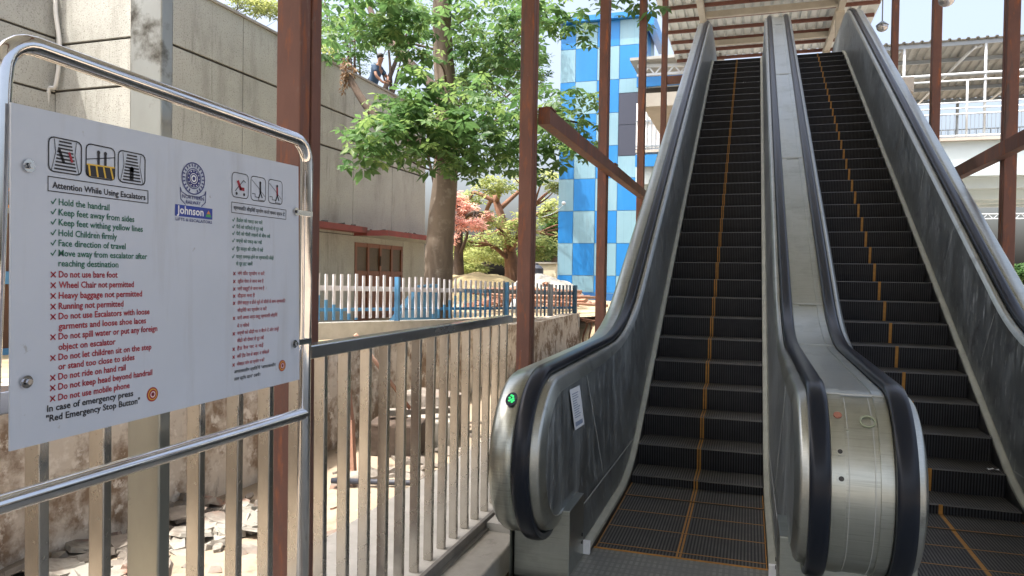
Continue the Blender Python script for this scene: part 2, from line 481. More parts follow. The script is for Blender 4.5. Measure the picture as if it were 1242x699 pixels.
def build_side(C, s, esc, deck=True):
    """one balustrade: s=-1 left, +1 right of the step band centred on x=C"""
    X = lambda d: C+s*d
    # black skirt beside the steps
    bm = B(); rows = []
    low = [Vector((p.x, p.y-.32)) for p in strip_path]
    for p, q in zip(strip_path, low): rows.append((bm.verts.new((X(HW), p.x, p.y)), bm.verts.new((X(HW), q.x, q.y))))
    for a, b in zip(rows, rows[1:]): bm.faces.new((a[0], a[1], b[1], b[0]))
    obj('skirt_panel', bm, M_skirt, esc)
    bm = B(); sweep(bm, [(X(HW-.003), -.022), (X(HW-.002), -.002), (X(HW+.010), .010), (X(HW+.03), .016), (X(.4955), .012), (X(.4955), -.03)], path=strip_path, nrm=strip_nrm)
    obj('trim_strip', bm, M_strip, esc, smooth='auto')
    bm = B(); box(bm, min(X(HW-.004), X(.494)), max(X(HW-.004), X(.494)), 3.83, 3.857, .006, .078, bev=.004)
    obj('strip_end_cap', bm, M_pwhite, esc)
    # inner panel
    bm = B(); up = [p+q*(-.095*taper(p)) for p, q in zip(rail_path, rail_nrm)]
    i0 = next(i for i, p in enumerate(rail_path) if p.x < 3.5 and i > 1)
    top = up[:]; top = [p for p in top if p.x <= YT]
    cut = next(k for k, p in enumerate(top) if k > 40 and p.x > 3.86)
    q0, q1 = top[cut-1], top[cut]; zc = q0.y+(q1.y-q0.y)*(3.86-q0.x)/(q1.x-q0.x)
    tx = lambda z: X(.495+.035*min(1, (z-.055)/(zc-.055)))
    # flat end piece inside the newel, leaning out a little
    bm.faces.new([bm.verts.new((tx(p.y), p.x, p.y)) for p in top[:cut]] + [bm.verts.new((tx(z), 3.86, z)) for z in (zc, .055)] + [bm.verts.new((tx(.275), 3.84, .275)), bm.verts.new((tx(.275), 3.53, .275))])

    def zat(pl, y):
        for a, b in zip(pl, pl[1:]):
            if a.x <= y <= b.x: return a.y+(b.y-a.y)*(y-a.x)/max(1e-6, b.x-a.x)
        return pl[-1].y
    tl = [Vector((3.86, zc))]+top[cut:]
    ys_ = [3.86+(YT-.02-3.86)*k/140 for k in range(141)]
    cols = []
    for y in ys_:
        z0, z1 = zat(strip_path, y), zat(tl, y)
        cols.append([bm.verts.new((X(.495+.035*k/3), y, z0+(z1-z0)*k/3)) for k in range(4)])
    for a, b in zip(cols, cols[1:]):
        for k in range(3): bm.faces.new((a[k], b[k], b[k+1], a[k+1])).smooth = True
    obj('balustrade_panel', bm, M_panel, esc)
    # seams: thin strips across the panel, square to the incline, and the edge between the upper and the lower sheet
    y = 4.32
    while y < 15.6:
        bm = B()
        if y < 5: a, b = (4.03, .945), (4.42, .27)
        else:
            zt = y*T30-2.2-.12
            a = (y, zt); b = (y+.68*.5, zt-.68*.866)
        obox(bm, (X(.5265), a[0], a[1]), (X(.4935), b[0], b[1]), .0025, .006, up=Vector((0, 1, .5)))
        obj('panel_seam', bm, M_seam, esc)
        y += 1.22 if y > 5 else 1.9
    bm = B()
    cur = [Vector((X(.4935), 3.60, .275)), Vector((X(.4935), 4.6, .265)), Vector((X(.4935), 5.62, .255))]
    for a, b in zip(cur, cur[1:]): obox(bm, a, b, .0025, .007)
    obj('panel_seam', bm, M_seam, esc)
    # steel rim between panel and handrail
    bm = B(); sweep(bm, [(X(.5305), -.100), (X(.524), -.095), (X(.527), -.088), (X(.538), -.042), (X(.545), -.032), (X(.553), -.027), (X(.566), -.025), (X(.574), -.020), (X(.655), -.019)], tap=True)
    obj('rim', bm, M_rim, esc, smooth='auto')
    # handrail
    bm = B(); pr = []
    for k in range(14):
        a = 2*math.pi*k/14; cx, cy = math.cos(a), math.sin(a)
        pr.append((X(.613 + .040*math.copysign(abs(cx)**.6, cx)), .004 + .023*math.copysign(abs(cy)**.7, cy)))
    sweep(bm, pr, closed=True)
    hr = obj('handrail', bm, M_rubber, esc, smooth='auto')
    bm = B(); e = offs(0)[0]; box(bm, min(X(.565), X(.675)), max(X(.565), X(.675)), e.x-.03, e.x+.02, e.y-.036, e.y+.036, bev=.012)
    obj('handrail_inlet', bm, M_skirt, esc, smooth=False)
    # plinth under the newel
    bm = B(); x0, x1 = sorted((X(.488), X(.774) if deck else X(.68)))
    box(bm, x0, x1, 3.50, 3.83, -.02, .338, bev=.004)
    pl = obj('newel_plinth', bm, M_deck, esc)
    bm = B()
    bm.free()
    for z in (.09, .13):
        bm = B(); disc(bm, (X(.486), 3.78, z), .010, 'x', n=12, h=-s*.004); obj('screw', bm, M_skirt, pl)
    if deck:
        # brushed deck outside the handrail and its outer cladding
        bm = B()
        sweep(bm, [(X(.650), -.020), (X(.657), -.008), (X(.69), -.004), (X(.752), -.007), (X(.772), -.022), (X(.781), -.05), (X(.783), -.09)])
        obj('outer_deck', bm, M_deck, esc, smooth=True)
        bm = B(); tp = offs(-.088)[i0-1:]
        tp = [p for p in tp if p.x <= YT+NR]
        bt = [(YT+.3, 5.2), (16.2, 5.2), (6.0, -.4), (3.44, -.4)]
        poly(bm, X(.7825), [(p.x, p.y) for p in tp] + bt)
        obj('outer_cladding', bm, M_deck, esc)


STEP_ME = {}


def build_steps(C, esc, double):
    k0, k1 = -11, 33
    p = .315
    for i, k in enumerate(range(k0, k1+1)):
        yk = 7.19+p*k
        z = nose_z(yk+.06); drop = z-nose_z(yk+.06-p)
        typ = 'step'
        flat = drop < .02
        key = (flat, double)
        if key not in STEP_ME:
            bm = B()
            w = .452
            # tread
            def quad(pts, mi):
                f = bm.faces.new([bm.verts.new(q) for q in pts]); f.material_index = mi
            quad([(-w, .012, 0), (w, .012, 0), (w, p+.004, 0), (-w, p+.004, 0)], 1)
            quad([(-w, 0, -.008), (w, 0, -.008), (w, .012, 0), (-w, .012, 0)], 2)
            ys = [(0, -.008), (.004, -.06), (.010, -.12), (.020, -.195)]
            for a, b in zip(ys, ys[1:]): quad([(-w, a[0], a[1]), (w, a[0], a[1]), (w, b[0], b[1]), (-w, b[0], b[1])], 0)
            for sx in (-w, w): bm.faces.new([bm.verts.new(q) for q in [(sx, 0, -.008), (sx, .012, 0), (sx, p, 0), (sx, p, -.195), (sx, .02, -.195)]]).material_index = 0
            bmesh.ops.recalc_face_normals(bm, faces=bm.faces[:])
            me = bpy.data.meshes.new('step'); bm.to_mesh(me); bm.free()
            for m in (M_step, M_tread, M_nose): me.materials.append(m)
            # painted lines
            bm = B(); xs = [(-.0145, -.004), (.004, .0145)] if double else [(-.012, .012)]
            for a, b in xs:
                zz = .0015
                for q in ([(a, .004, zz), (b, .004, zz), (b, p, zz), (a, p, zz)], ) if (double or flat) else ():
                    bm.faces.new([bm.verts.new(v) for v in q])
                prev = [(a, -.003, 0.), (b, -.003, 0.)]
                for yy, z2 in [(.001, -.06), (.007, -.12), (.017, -.193)]:
                    cur = [(a, yy, z2), (b, yy, z2)]
                    bm.faces.new([bm.verts.new(v) for v in (prev[0], prev[1], cur[1], cur[0])]); prev = cur
            if flat:
                bm.faces.new([bm.verts.new(v) for v in [(-w, .003, .0016), (w, .003, .0016), (w, .013, .0016), (-w, .013, .0016)]])
                for sx in (-1, 1):
                    bm.faces.new([bm.verts.new(v) for v in [(sx*w, .013, .0016), (sx*(w-.006), .013, .0016), (sx*(w-.006), p, .0016), (sx*w, p, .0016)]])
            ml = bpy.data.meshes.new('yellow_line'); bm.to_mesh(ml); bm.free(); ml.materials.append(M_yel)
            STEP_ME[key] = (me, ml)
        me, ml = STEP_ME[key]
        o = link(bpy.data.objects.new(typ, me), esc); o.location = (C, yk, z)
        q = link(bpy.data.objects.new('yellow_line', ml), o)


CL, CR = -.335, 1.2
esc_l = thing('escalator', 'left black-stepped escalator next to the steel fence, with a paper notice on its panel', 'escalator', (0, 0, 0), 'pair of escalators going up to the footbridge')
esc_r = thing('escalator', 'right-hand black-stepped escalator beside the three rusty posts, partly hidden by the middle newel', 'escalator', (0, 0, 0), 'pair of escalators going up to the footbridge')
build_side(CL, -1, esc_l); build_side(CL, 1, esc_l, deck=False)
build_side(CR, -1, esc_r, deck=False); build_side(CR, 1, esc_r)
build_steps(CL, esc_l, True); build_steps(CR, esc_r, False)
for C, e in ((CL, esc_l), (CR, esc_r)):
    bm = B(); box(bm, C-.50, C+.50, 3.30, 3.945, -.03, .006); obj('comb_plate', bm, M_comb, e)
    bm = B(); box(bm, C-.455, C+.455, 3.945, 3.958, -.02, .010); obj('comb_line', bm, M_yel, e)
    bm = B(); box(bm, C-.50, C+.50, 2.2, 3.297, -.03, .004); obj('floor_plate', bm, M_floorplate, e)
    # truss casing under the steps so that nothing shows through from the side
    bm = B()
    pts = [(2.2, -.06), (3.9, -.06), (5.0, -.3), (15.9, 5.85), (YT, 5.85), (YT, 5.2), (16.2, 5.2), (6.0, -.7), (2.2, -.7)]
    a = [bm.verts.new((C-.46, y, z)) for y, z in pts]; b = [bm.verts.new((C+.46, y, z)) for y, z in pts]
    bm.faces.new(a); bm.faces.new(b[::-1])
    for i in range(len(pts)): bm.faces.new((a[i], a[(i+1) % len(pts)], b[(i+1) % len(pts)], b[i]))
    obj('truss', bm, M_skirt, e)
for x_, k_, c_, lab in ((CL+.12, 22, M_pwhite, 'tiny scrap of white paper on an upper step of the left escalator'), (CR+.36, -5, M_pwhite, 'crumpled clear wrapper on a bottom step of the right escalator')):
    yk = 7.19+.315*k_; bm = B(); n_ = 5; gv = [[bm.verts.new((x_+i*.018, yk+.05+j*.02, nose_z(yk+.06)+.006+random.uniform(0, .014))) for i in range(n_)] for j in range(3)]
    for j in range(2):
        for i in range(n_-1): bm.faces.new((gv[j][i], gv[j][i+1], gv[j+1][i+1], gv[j+1][i]))
    tag(obj('paper_scrap', bm, c_), lab, 'litter')
# paper notice stuck on the left panel
bm = B()
xa = lambda z, e=.0: CL-(.495+.035*(z-.055)/.89)+.006+e
c = [(3.60, .925), (3.83, .918), (3.925, .69), (3.70, .70)]
bm.faces.new([bm.verts.new((xa(z), y, z)) for y, z in c])
pn = obj('paper_notice', bm, M_paper); tag(pn, 'white printed paper notice taped to the inner panel of the left escalator', 'notice')
bm = B()
def qp(u, v):
    a = Vector(c[0]).lerp(Vector(c[1]), u); b2 = Vector(c[3]).lerp(Vector(c[2]), u); return a.lerp(b2, v)
for r in range(11):
    v = .12+r*.058; u1 = random.uniform(.5, .88)
    q = [qp(.14, v), qp(u1, v), qp(u1, v+.022), qp(.14, v+.022)]
    bm.faces.new([bm.verts.new((xa(p.y, .0015), p.x, p.y)) for p in q])
q = [qp(.12, .82), qp(.85, .82), qp(.85, .93), qp(.12, .93)]
bm.faces.new([bm.verts.new((xa(p.y, .0015), p.x, p.y)) for p in q])
obj('print', bm, M_ptext, pn)
# green direction light on the left newel
bm = B()
for k, a in enumerate((134,)):
    ctr = Vector((NC[0]+(NR+.004)*math.cos(R(a)), NC[1]+(NR+.004)*math.sin(R(a))))
    t = Vector((-math.sin(R(a)), math.cos(R(a)))); nn = Vector((math.cos(R(a)), math.sin(R(a))))
    P3 = lambda u, v, h=0.: (CL-.70+u, ctr.x+t.x*v+nn.x*h, ctr.y+t.y*v+nn.y*h)
    ring = [bm.verts.new(P3(.028*math.cos(2*math.pi*i/20), .040*math.sin(2*math.pi*i/20))) for i in range(20)]
    bm.faces.new(ring)
il = obj('direction_light', bm, M_glass, esc_l)
bm = B()
for u, v in [(.006, .016), (.012, .008), (.000, .004), (-.008, .010), (.008, -.004), (.004, -.016), (-.004, -.020), (-.010, -.006)]:
    bm.faces.new([bm.verts.new(P3(u+.006*math.cos(2*math.pi*i/8), v+.006*math.sin(2*math.pi*i/8), .002)) for i in range(8)])
obj('led', bm, M_led, il)

# middle cover between the two escalators
mid = thing('middle_cover', 'brushed steel cover with a rounded end filling the gap between the two escalators', 'steel cover')
xa, xb = CL+.652, CR-.652
bm = B(); sweep(bm, [(xa, -.019), (xa+.004, -.006), (xa+.055, -.004), (xa+.056, -.010), (xb-.052, -.010), (xb-.051, -.004), (xb-.004, -.006), (xb, -.019)])
obj('deck_sheet', bm, M_deck, mid, smooth='auto')
bm = B()
i1 = [i for i in range(0, len(rail_path)) if rail_path[i].y > 1.02 and rail_path[i].x < 16][::7]
for i in i1:
    p, q = rail_path[i], rail_nrm[i]
    obox(bm, (xa+.006, p.x-q.x*.004, p.y-q.y*.004), (xb-.006, p.x-q.x*.004, p.y-q.y*.004), .006, .006)
obj('seam', bm, M_seam, mid)
bm = B(); box(bm, xa+.01, xb-.01, 3.44, 4.3, -.02, .272); obj('plinth', bm, M_deck, mid)


def on_newel(a, u, rad, mname, m, par, h=.006, inner=0.):
    bm = B(); ctr = Vector((NC[0]+(NR-.006)*math.cos(R(a)), NC[1]+(NR-.006)*math.sin(R(a)))); nn = Vector((math.cos(R(a)), math.sin(R(a)))); t = Vector((-nn.y, nn.x))
    f = lambda uu, vv, hh: bm.verts.new((u+uu, ctr.x+t.x*vv+nn.x*hh, ctr.y+t.y*vv+nn.y*hh))
    n = 18
    o1 = [f(rad*math.cos(2*math.pi*i/n), rad*math.sin(2*math.pi*i/n), -.004) for i in range(n)]
    o2 = [f(rad*math.cos(2*math.pi*i/n), rad*math.sin(2*math.pi*i/n), h) for i in range(n)]
    for i in range(n): bm.faces.new((o1[i], o1[(i+1) % n], o2[(i+1) % n], o2[i]))
    if inner:
        o3 = [f(inner*math.cos(2*math.pi*i/n), inner*math.sin(2*math.pi*i/n), h) for i in range(n)]
        for i in range(n): bm.faces.new((o2[i], o2[(i+1) % n], o3[(i+1) % n], o3[i]))
        o4 = [f(inner*math.cos(2*math.pi*i/n), inner*math.sin(2*math.pi*i/n), -.004) for i in range(n)]
        for i in range(n): bm.faces.new((o3[i], o3[(i+1) % n], o4[(i+1) % n], o4[i]))
    else:
        bm.faces.new(o2)
    return obj(mname, bm, m, par)


M_rbtn = mat('button_red', (.30, .125, .085), .5)
M_olive = mat('faded_sticker', (.26, .29, .20), .5)
on_newel(128, .352, .016, 'stop_button', M_rbtn, mid)
on_newel(138, .385, .005, 'rivet', M_deck, mid)
k = on_newel(152, .352, .017, 'key_switch', M_deck, mid, .008); on_newel(152, .352, .009, 'keyhole', M_skirt, k, .010)
k = on_newel(167, .355, .019, 'key_switch', M_deck, mid, .006); on_newel(167, .355, .010, 'keyhole', M_skirt, k, .009)
on_newel(131, .462, .030, 'ring_sticker', M_olive, mid, .003, inner=.024)
bm = B()
for a0 in range(108, 262, 7):
    for uu in (.385, .478):
        p = [Vector((NC[0]+(NR-.0085)*math.cos(R(a)), NC[1]+(NR-.0085)*math.sin(R(a)))) for a in (a0, a0+7)]
        obox(bm, (uu, p[0].x, p[0].y), (uu, p[1].x, p[1].y), .0025, .003)
obj('joint', bm, M_seam, mid)

# ------------------------------------------------------------------ ground, floor, kerb
bm = B()
g = bmesh.ops.create_grid(bm, x_segments=2, y_segments=2, size=900)
for v in g['verts']: v.co.z = -.16
tag(obj('ground', bm, M_ground), kind='structure')
# uneven dusty lane beyond the fence
bm = B(); nx, ny = 26, 170
rows = []
for j in range(ny+1):
    y = -3+j*.2; rows.append([])
    for i in range(nx+1):
        x = -3.62+i*.085
        z = -.12 + .05*noise.noise(Vector((x*1.4, y*1.4, 0))) + .02*noise.noise(Vector((x*6, y*6, 3)))
        rows[-1].append(bm.verts.new((x, y, z)))
for r0, r1 in zip(rows, rows[1:]):
    for i in range(nx): bm.faces.new((r0[i], r0[i+1], r1[i+1], r1[i])).smooth = True
tag(obj('dirt_lane', bm, M_ground), kind='structure')
bm = B(); box(bm, -1.22, CL-.502, -6, 3.40, -.2, -.03); box(bm, CL+.502, CR-.502, -6, 3.40, -.2, -.03); box(bm, CL-.5, CL+.5, -6, 2.198, -.2, -.012); box(bm, CR-.5, CR+.5, -6, 2.198, -.2, -.012); box(bm, CR+.502, 6, -6, 3.4, -.2, -.03)
box(bm, CR+.79, 6, 3.4, 30, -.2, -.05)
tag(obj('floor', bm, M_floorplate), kind='structure')
bm = B(); box(bm, -2.15, -1.43, -3, 7.0, -.2, .075, bev=.01); tag(obj('pavement', bm, M_slab), kind='structure')
kb = thing('kerb', 'rough concrete kerb beam along the foot of the steel fence', 'kerb', (-1.33, 2, 0))
bm = B(); box(bm, -1.405, -1.20, -2.5, 2.28, -.1, .055, bev=.012); box(bm, -1.405, -1.20, 2.29, 3.885, -.1, .05, bev=.012)
bm.verts.ensure_lookup_table()
bmesh.ops.subdivide_edges(bm, edges=[e for e in bm.edges if e.calc_length() > .5], cuts=30)
for v in bm.verts:
    d = noise.noise_vector(v.co*9)*.006; v.co += d
local(obj('kerb_beam', bm, M_conc, kb), kb)
bm = B(); box(bm, -1.428, -1.408, -2.5, 4.35, -.08, .105); box(bm, -1.408, -1.385, -2.5, 4.35, .052, .060)
local(obj('edge_angle', bm, mat('angle_grey', (.25, .24, .22), .6, .3, var=(.17, .16, .15), scale=6), kb), kb)
bm = B(); box(bm, -1.40, -1.14, 3.89, 4.6, -.1, .09); local(obj('end_block', bm, M_slab, kb), kb)

# ------------------------------------------------------------------ stainless fence
fence = thing('steel_fence', 'low stainless steel fence of upright flat tubes with a grey top rail', 'fence', (-1.5, 2, 0))
bm = B(); box(bm, -1.535, -1.465, -1.6, 4.52, 1.195, 1.243, bev=.004)
local(obj('top_rail', bm, M_rail, fence), fence)
ys = [4.281-.1615*i for i in range(0, 27)]
bal_me = None
for y in ys + [4.44]:
    if bal_me is None:
        bm = B(); box(bm, -.0225, .0225, -.013, .013, .0, 1.118, bev=.003)
        o = obj('baluster', bm, M_bal, fence); bal_me = o.data
    else:
        o = link(bpy.data.objects.new('baluster', bal_me), fence)
    o.location = Vector((-1.5, y, .076)) - fence.location; o.rotation_euler = (random.uniform(-.004, .004), random.uniform(-.004, .004), random.uniform(-.04, .04))
bm = B(); box(bm, -1.552, -1.448, 1.505, 1.545, .076, 4.6, bev=.004)
tag(obj('steel_post', bm, M_post), 'tall flat stainless steel post rising behind the left half of the notice board', 'post')
# ------------------------------------------------------------------ rusty posts and beams


def rust_post(x, y, z1, label):
    t = thing('rusty_post', label, 'post', (x, y, 0), 'rusty brown steel posts carrying the escalator roof')
    bm = B()
    w, d = .056, .074
    box(bm, -w, w, -d, -.006, -.1, z1, bev=.006); box(bm, -w, w, .006, d, -.1, z1, bev=.006)
    box(bm, -w+.012, w-.012, -.008, .008, -.1, z1)
    obj('shaft', bm, M_rust, t)
    bm = B(); box(bm, -.15, .15, -.15, .15, -.11, -.075)
    for sx in (-1, 1):
        a = [bm.verts.new(v) for v in [(sx*.057, -.006, -.075), (sx*.14, -.006, -.075), (sx*.057, -.006, .12)]]
        b = [bm.verts.new(v.co+Vector((0, .012, 0))) for v in a]
        bm.faces.new(a); bm.faces.new(b[::-1])
        for i in range(3): bm.faces.new((a[i], b[i], b[(i+1) % 3], a[(i+1) % 3]))
    obj('base_plate', bm, M_rust, t)
    return t


LP = [(2.545, 'thick rusty brown post rising behind the right edge of the notice board'),
      (5.74, 'rusty brown post standing at the far end of the stainless fence'),
      (8.93, 'rusty brown post that a horizontal beam crosses in front of the blue tower'),
      (12.15, 'rusty brown post where the horizontal beam ends before the blue tower'),
      (15.25, 'farthest thin rusty post between the blue tower and the top of the left escalator')]


def roof_z(y): return 4.9 if y < 4 else 4.9+(y-4)*.56


for y, lab in LP: rust_post(-1.75, y, roof_z(y)+.02, lab)
RP = [(5.35, 'rusty post right of the escalators nearest the viewer, just outside the picture'),
      (8.55, 'widest rusty post right of the escalators, at the picture edge, crossed by a beam'),
      (11.75, 'middle one of the three rusty posts right of the escalators'),
      (15.0, 'thinnest of the three rusty posts right of the escalators, nearest the canopy')]
for y, lab in RP: rust_post(2.46, y, roof_z(y)+.02, lab)
bm = B(); box(bm, -1.690, -1.585, 5.80, 12.2, 2.755, 2.885, bev=.005)
tag(obj('rusty_beam', bm, M_rust), 'horizontal rusty beam fixed across the posts in front of the blue tower', 'beam', 'rusty steel beams between the posts')
bm = B(); box(bm, 2.30, 2.40, 5.29, 15.06, 2.74, 2.88, bev=.005)
tag(obj('rusty_beam', bm, M_rust), 'horizontal rusty beam running behind the right escalator to the right-hand posts', 'beam', 'rusty steel beams between the posts')
bm = B(); box(bm, -1.69, 2.4, 15.19, 15.31, 5.49, 5.64, bev=.004)
tag(obj('rusty_beam', bm, M_rust), 'short visible rusty crossbeam behind the top of the left escalator', 'beam', 'rusty steel beams between the posts')

for y, x, s_ in ((5.90, -1.575, 1), (8.93, -1.575, 1), (12.05, -1.575, 1)):
    bm = B(); box(bm, -1.688, -1.578, y-.09, y+.09, 2.887, 2.899)
    for dy in (-.05, .05): disc(bm, (-1.63, y+dy, 2.899), .014, 'z', n=6, h=.012)
    tag(obj('cleat_plate', bm, M_rust), {5.90: 'small bolted steel plate on the beam end nearest the fence', 8.93: 'small bolted steel plate where the beam meets the middle left post', 12.05: 'small bolted steel plate at the far end of the beam near the tower'}[y], 'plate')
# unseen roof added over the posts to shade the escalators (slopes up with them)
rf = thing('escalator_shade_roof', 'unseen sheet metal roof added to shade the escalators, set on the rusty posts', 'roof', (0, 0, 0))


def corrug(bm, x0, x1, path, per=.22, amp=.03, mi=0):
    """corrugated sheet: ribs run along path (Y,Z)"""
    n = int((x1-x0)/per)
    xs = []
    for i in range(n):
        b = x0+i*per
        xs += [(b, 0), (b+per*.55, 0), (b+per*.65, amp), (b+per*.9, amp)]
    xs.append((x1, 0))
    rows = [[bm.verts.new((x, y, z+a)) for x, a in xs] for y, z in path]
    for r0, r1 in zip(rows, rows[1:]):
        for i in range(len(xs)-1): bm.faces.new((r0[i], r0[i+1], r1[i+1], r1[i])).material_index = mi


bm = B(); corrug(bm, -3.8, 3.3, [(-7, 4.95), (4, 4.95), (15.6, roof_z(15.6)+.05)])
obj('sheet', bm, M_roofs, rf)
for y in [-6, -3, 0, 2.545, 5.74, 8.93, 12.15, 15.25]:
    bm = B(); box(bm, -3.75, 3.2, y-.06, y+.06, roof_z(y)-.14, roof_z(y)-.02); obj('rafter', bm, M_purl, rf)
# ------------------------------------------------------------------ canopy over the top landing
can = thing('canopy', 'grey corrugated canopy on brown purlins above the top of the escalators', 'canopy')
ZC = 9.2
bm = B(); corrug(bm, -2.62, 3.3, [(17.0, ZC), (26.35, ZC)], per=.26, amp=.05)
obj('sheet', bm, M_roofs, can)
for i in range(9):
    y = 18.0+i*1.03
    bm = B(); box(bm, -2.58, 3.25, y-.035, y+.035, ZC-.10, ZC-.004); obj('purlin', bm, M_purl, can)
for b_ in ((-1.33, 2.13, 21.45, 21.57, ZC-.28, ZC-.106), (-1.33, 2.13, 24.1, 24.2, ZC-.27, ZC-.106), (-1.5, -1.34, 17.2, 26.2, ZC-.32, ZC-.105), (2.14, 2.30, 17.2, 26.2, ZC-.32, ZC-.105)):
    bm = B(); box(bm, *b_); obj('beam', bm, M_beamp, can)
for x, y in [(-1.42, 21.9), (2.22, 21.9), (-1.42, 25.6), (2.22, 25.6)]:
    bm = B(); box(bm, x-.11, x+.11, y-.11, y+.11, 5.9, ZC-.30); obj('column', bm, M_beamp, can)
bm = B(); box(bm, -2.6, 3.4, YT-.05, 26.3, 5.75, 6.08); tag(obj('landing', bm, M_fobc), kind='structure')
# hanging lamps
for (x, y, z), lab in [((2.2, 14.7, 6.12), 'small round lamp hanging on a rod beside the canopy edge'), ((2.42, 11.05, 5.26), 'round lamp cut by the top edge of the picture beside the middle right-hand post')]:
    L = thing('hanging_lamp', lab, 'lamp', (x, y, z), 'lamps hanging from the escalator roof')
    bm = B(); tube(bm, [(0, 0, .06), (0, 0, roof_z(y)-z)], .012, 6); obj('rod', bm, M_grill, L)
    bm = B(); ball(bm, (0, 0, 0), .10, .10, .085); obj('globe', bm, M_lampg, L, smooth=True)
    bm = B(); tube(bm, [(0, 0, .03), (0, 0, .10)], [.11, .03], 14); obj('cap', bm, M_grill, L)

# ------------------------------------------------------------------ notice board
sg = thing('notice_board', 'white bilingual escalator safety notice in a polished tube frame in front of the fence', 'notice board', (-1.3, 1.45, 0))
SX = -1.3
bm = B(); f0 = [(.992, 1.160), (1.906, 1.174), (1.890, 1.820), (.992, 1.806)]
fr = [bm.verts.new((SX, y, z)) for y, z in f0]; bk = [bm.verts.new((SX-.004, y, z)) for y, z in f0]
bm.faces.new(fr); bm.faces.new(bk[::-1])
for i in range(4): bm.faces.new((fr[i], bk[i], bk[(i+1) % 4], fr[(i+1) % 4]))
pan = local(obj('panel', bm, M_sign, sg), sg)
bm = B(); TX = SX-.03; rr = .065; lf, rt = .996, 1.978; zt0, zt1 = 1.932, 1.910
loop = [Vector((TX, lf-.068, 0.0)), Vector((TX, lf-.034, 1.0)), Vector((TX, lf-.002, zt0-rr-.02))] + [Vector((TX, lf+rr-rr*math.cos(R(a)), zt0-rr+rr*math.sin(R(a)))) for a in range(0, 91, 15)]
loop += [Vector((TX, rt-rr+rr*math.sin(R(a)), zt1-rr+rr*math.cos(R(a)))) for a in range(0, 91, 15)] + [Vector((TX, rt, 1.3)), Vector((TX, rt, 0))]
tube(bm, loop, .0195, 20)
local(obj('tube_frame', bm, M_poly, sg), sg)
bm = B(); tube(bm, [(TX, lf-.032, 1.056), (TX, rt, 1.056)], .0195, 20, caps=False); local(obj('cross_tube', bm, M_poly, sg), sg)
for y in (lf-.068, rt):
    bm = B(); disc(bm, (TX, y, -.012), .06, 'z', n=20, h=.012); local(obj('foot_plate', bm, M_poly, sg), sg)
for y, z in [(1.024, 1.694), (1.021, 1.286), (1.876, 1.683), (1.874, 1.286)]:
    bm = B(); disc(bm, (SX+.003, y, z), .012, 'x', n=20, h=.003)
    w = obj('washer', bm, M_poly, sg); local(w, sg)
    bm = B(); disc(bm, (SX+.009, y, z), .006, 'x', n=6, h=.005); obj('screw', bm, M_rail, w)
    if y < 1.4: continue
    bm = B(); yy = rt
    box(bm, SX-.02, SX-.006, min(y, yy), max(y, yy), z-.008, z+.008); local(obj('bracket', bm, M_poly, sg), sg)
M_SG = Matrix(((0, 0, 1, SX+.0012), (1, 0, 0, 0), (0, 1, 0, 0), (0, 0, 0, 1)))
GR = {}


CUR = ['lettering']
PIC = [(1.05, 1.146), (1.146, 1.227), (1.227, 1.31), (1.58, 1.665), (1.665, 1.74), (1.74, 1.815)]


def ink(m, y):
    k = CUR[0]
    if k == 'pictogram': k = 'pictogram %d' % next(i for i, (a, b) in enumerate(PIC) if a <= y < b)
    if k == 'stop_symbol': k += ' %d' % (y > 1.5)
    g_ = GR.setdefault(k, (B(), []))
    if m not in g_[1]: g_[1].append(m)
    return g_[0], g_[1].index(m)


def text(s, y0, z, y1=None, size=None, m=M_black, bold=.012, lift=0., center=False):
    """lettering from y0 to y1, its x-height centre at z"""
    c = bpy.data.curves.new('t', 'FONT'); c.body = s; c.resolution_u = 2; c.offset = bold
    o = bpy.data.objects.new('t', c); COL.objects.link(o)
    dg = bpy.context.evaluated_depsgraph_get(); me = bpy.data.meshes.new_from_object(o.evaluated_get(dg))
    bpy.data.objects.remove(o); bpy.data.curves.remove(c)
    xs = [v.co.x for v in me.vertices]; w = max(xs)-min(xs); x0 = min(xs)
    sx = (y1-y0)/w if y1 else size
    sy = size or sx
    for v in me.vertices:
        v.co = Vector((SX+.0012+lift, y0+(v.co.x-x0)*sx, z+(v.co.y-.30)*sy))
    bm, mi = ink(m, y0); n0 = len(bm.faces); bm.from_mesh(me); bpy.data.meshes.remove(me); bm.faces.ensure_lookup_table()
    for f in bm.faces[n0:]: f.material_index = mi


def ink_poly(pts, m, lift=0.):
    bm, mi = ink(m, pts[0][0]); bm.faces.new([bm.verts.new((SX+.0012+lift, y, z)) for y, z in pts]).material_index = mi


def ink_line(pts, w, m, closed=False, lift=0.):
    pts = [Vector(p) for p in pts]
    if closed: pts = pts+[pts[0]]
    for a, b in zip(pts, pts[1:]):
        d = (b-a).normalized(); n = Vector((-d.y, d.x))*w/2; e = d*w*.35
        ink_poly([a-n-e, b-n+e, b+n+e, a+n-e], m, lift)


def ink_circ(c, r, m, lift=0., n=24):
    ink_poly([(c[0]+r*math.cos(2*math.pi*i/n), c[1]+r*math.sin(2*math.pi*i/n)) for i in range(n)], m, lift)


def ink_ring(c, r, w, m, lift=0., n=28):
    for i in range(n):
        a, b = 2*math.pi*i/n, 2*math.pi*(i+1)/n
        ink_poly([(c[0]+q*math.cos(t), c[1]+q*math.sin(t)) for q, t in ((r-w, a), (r, a), (r, b), (r-w, b))], m, lift)


def rrect(y0, y1, z0, z1, r):
    out = []
    for cy, cz, a0 in ((y1-r, z1-r, 0), (y0+r, z1-r, 90), (y0+r, z0+r, 180), (y1-r, z0+r, 270)):
        out += [(cy+r*math.cos(R(a0+k*30)), cz+r*math.sin(R(a0+k*30))) for k in range(4)]
    return out


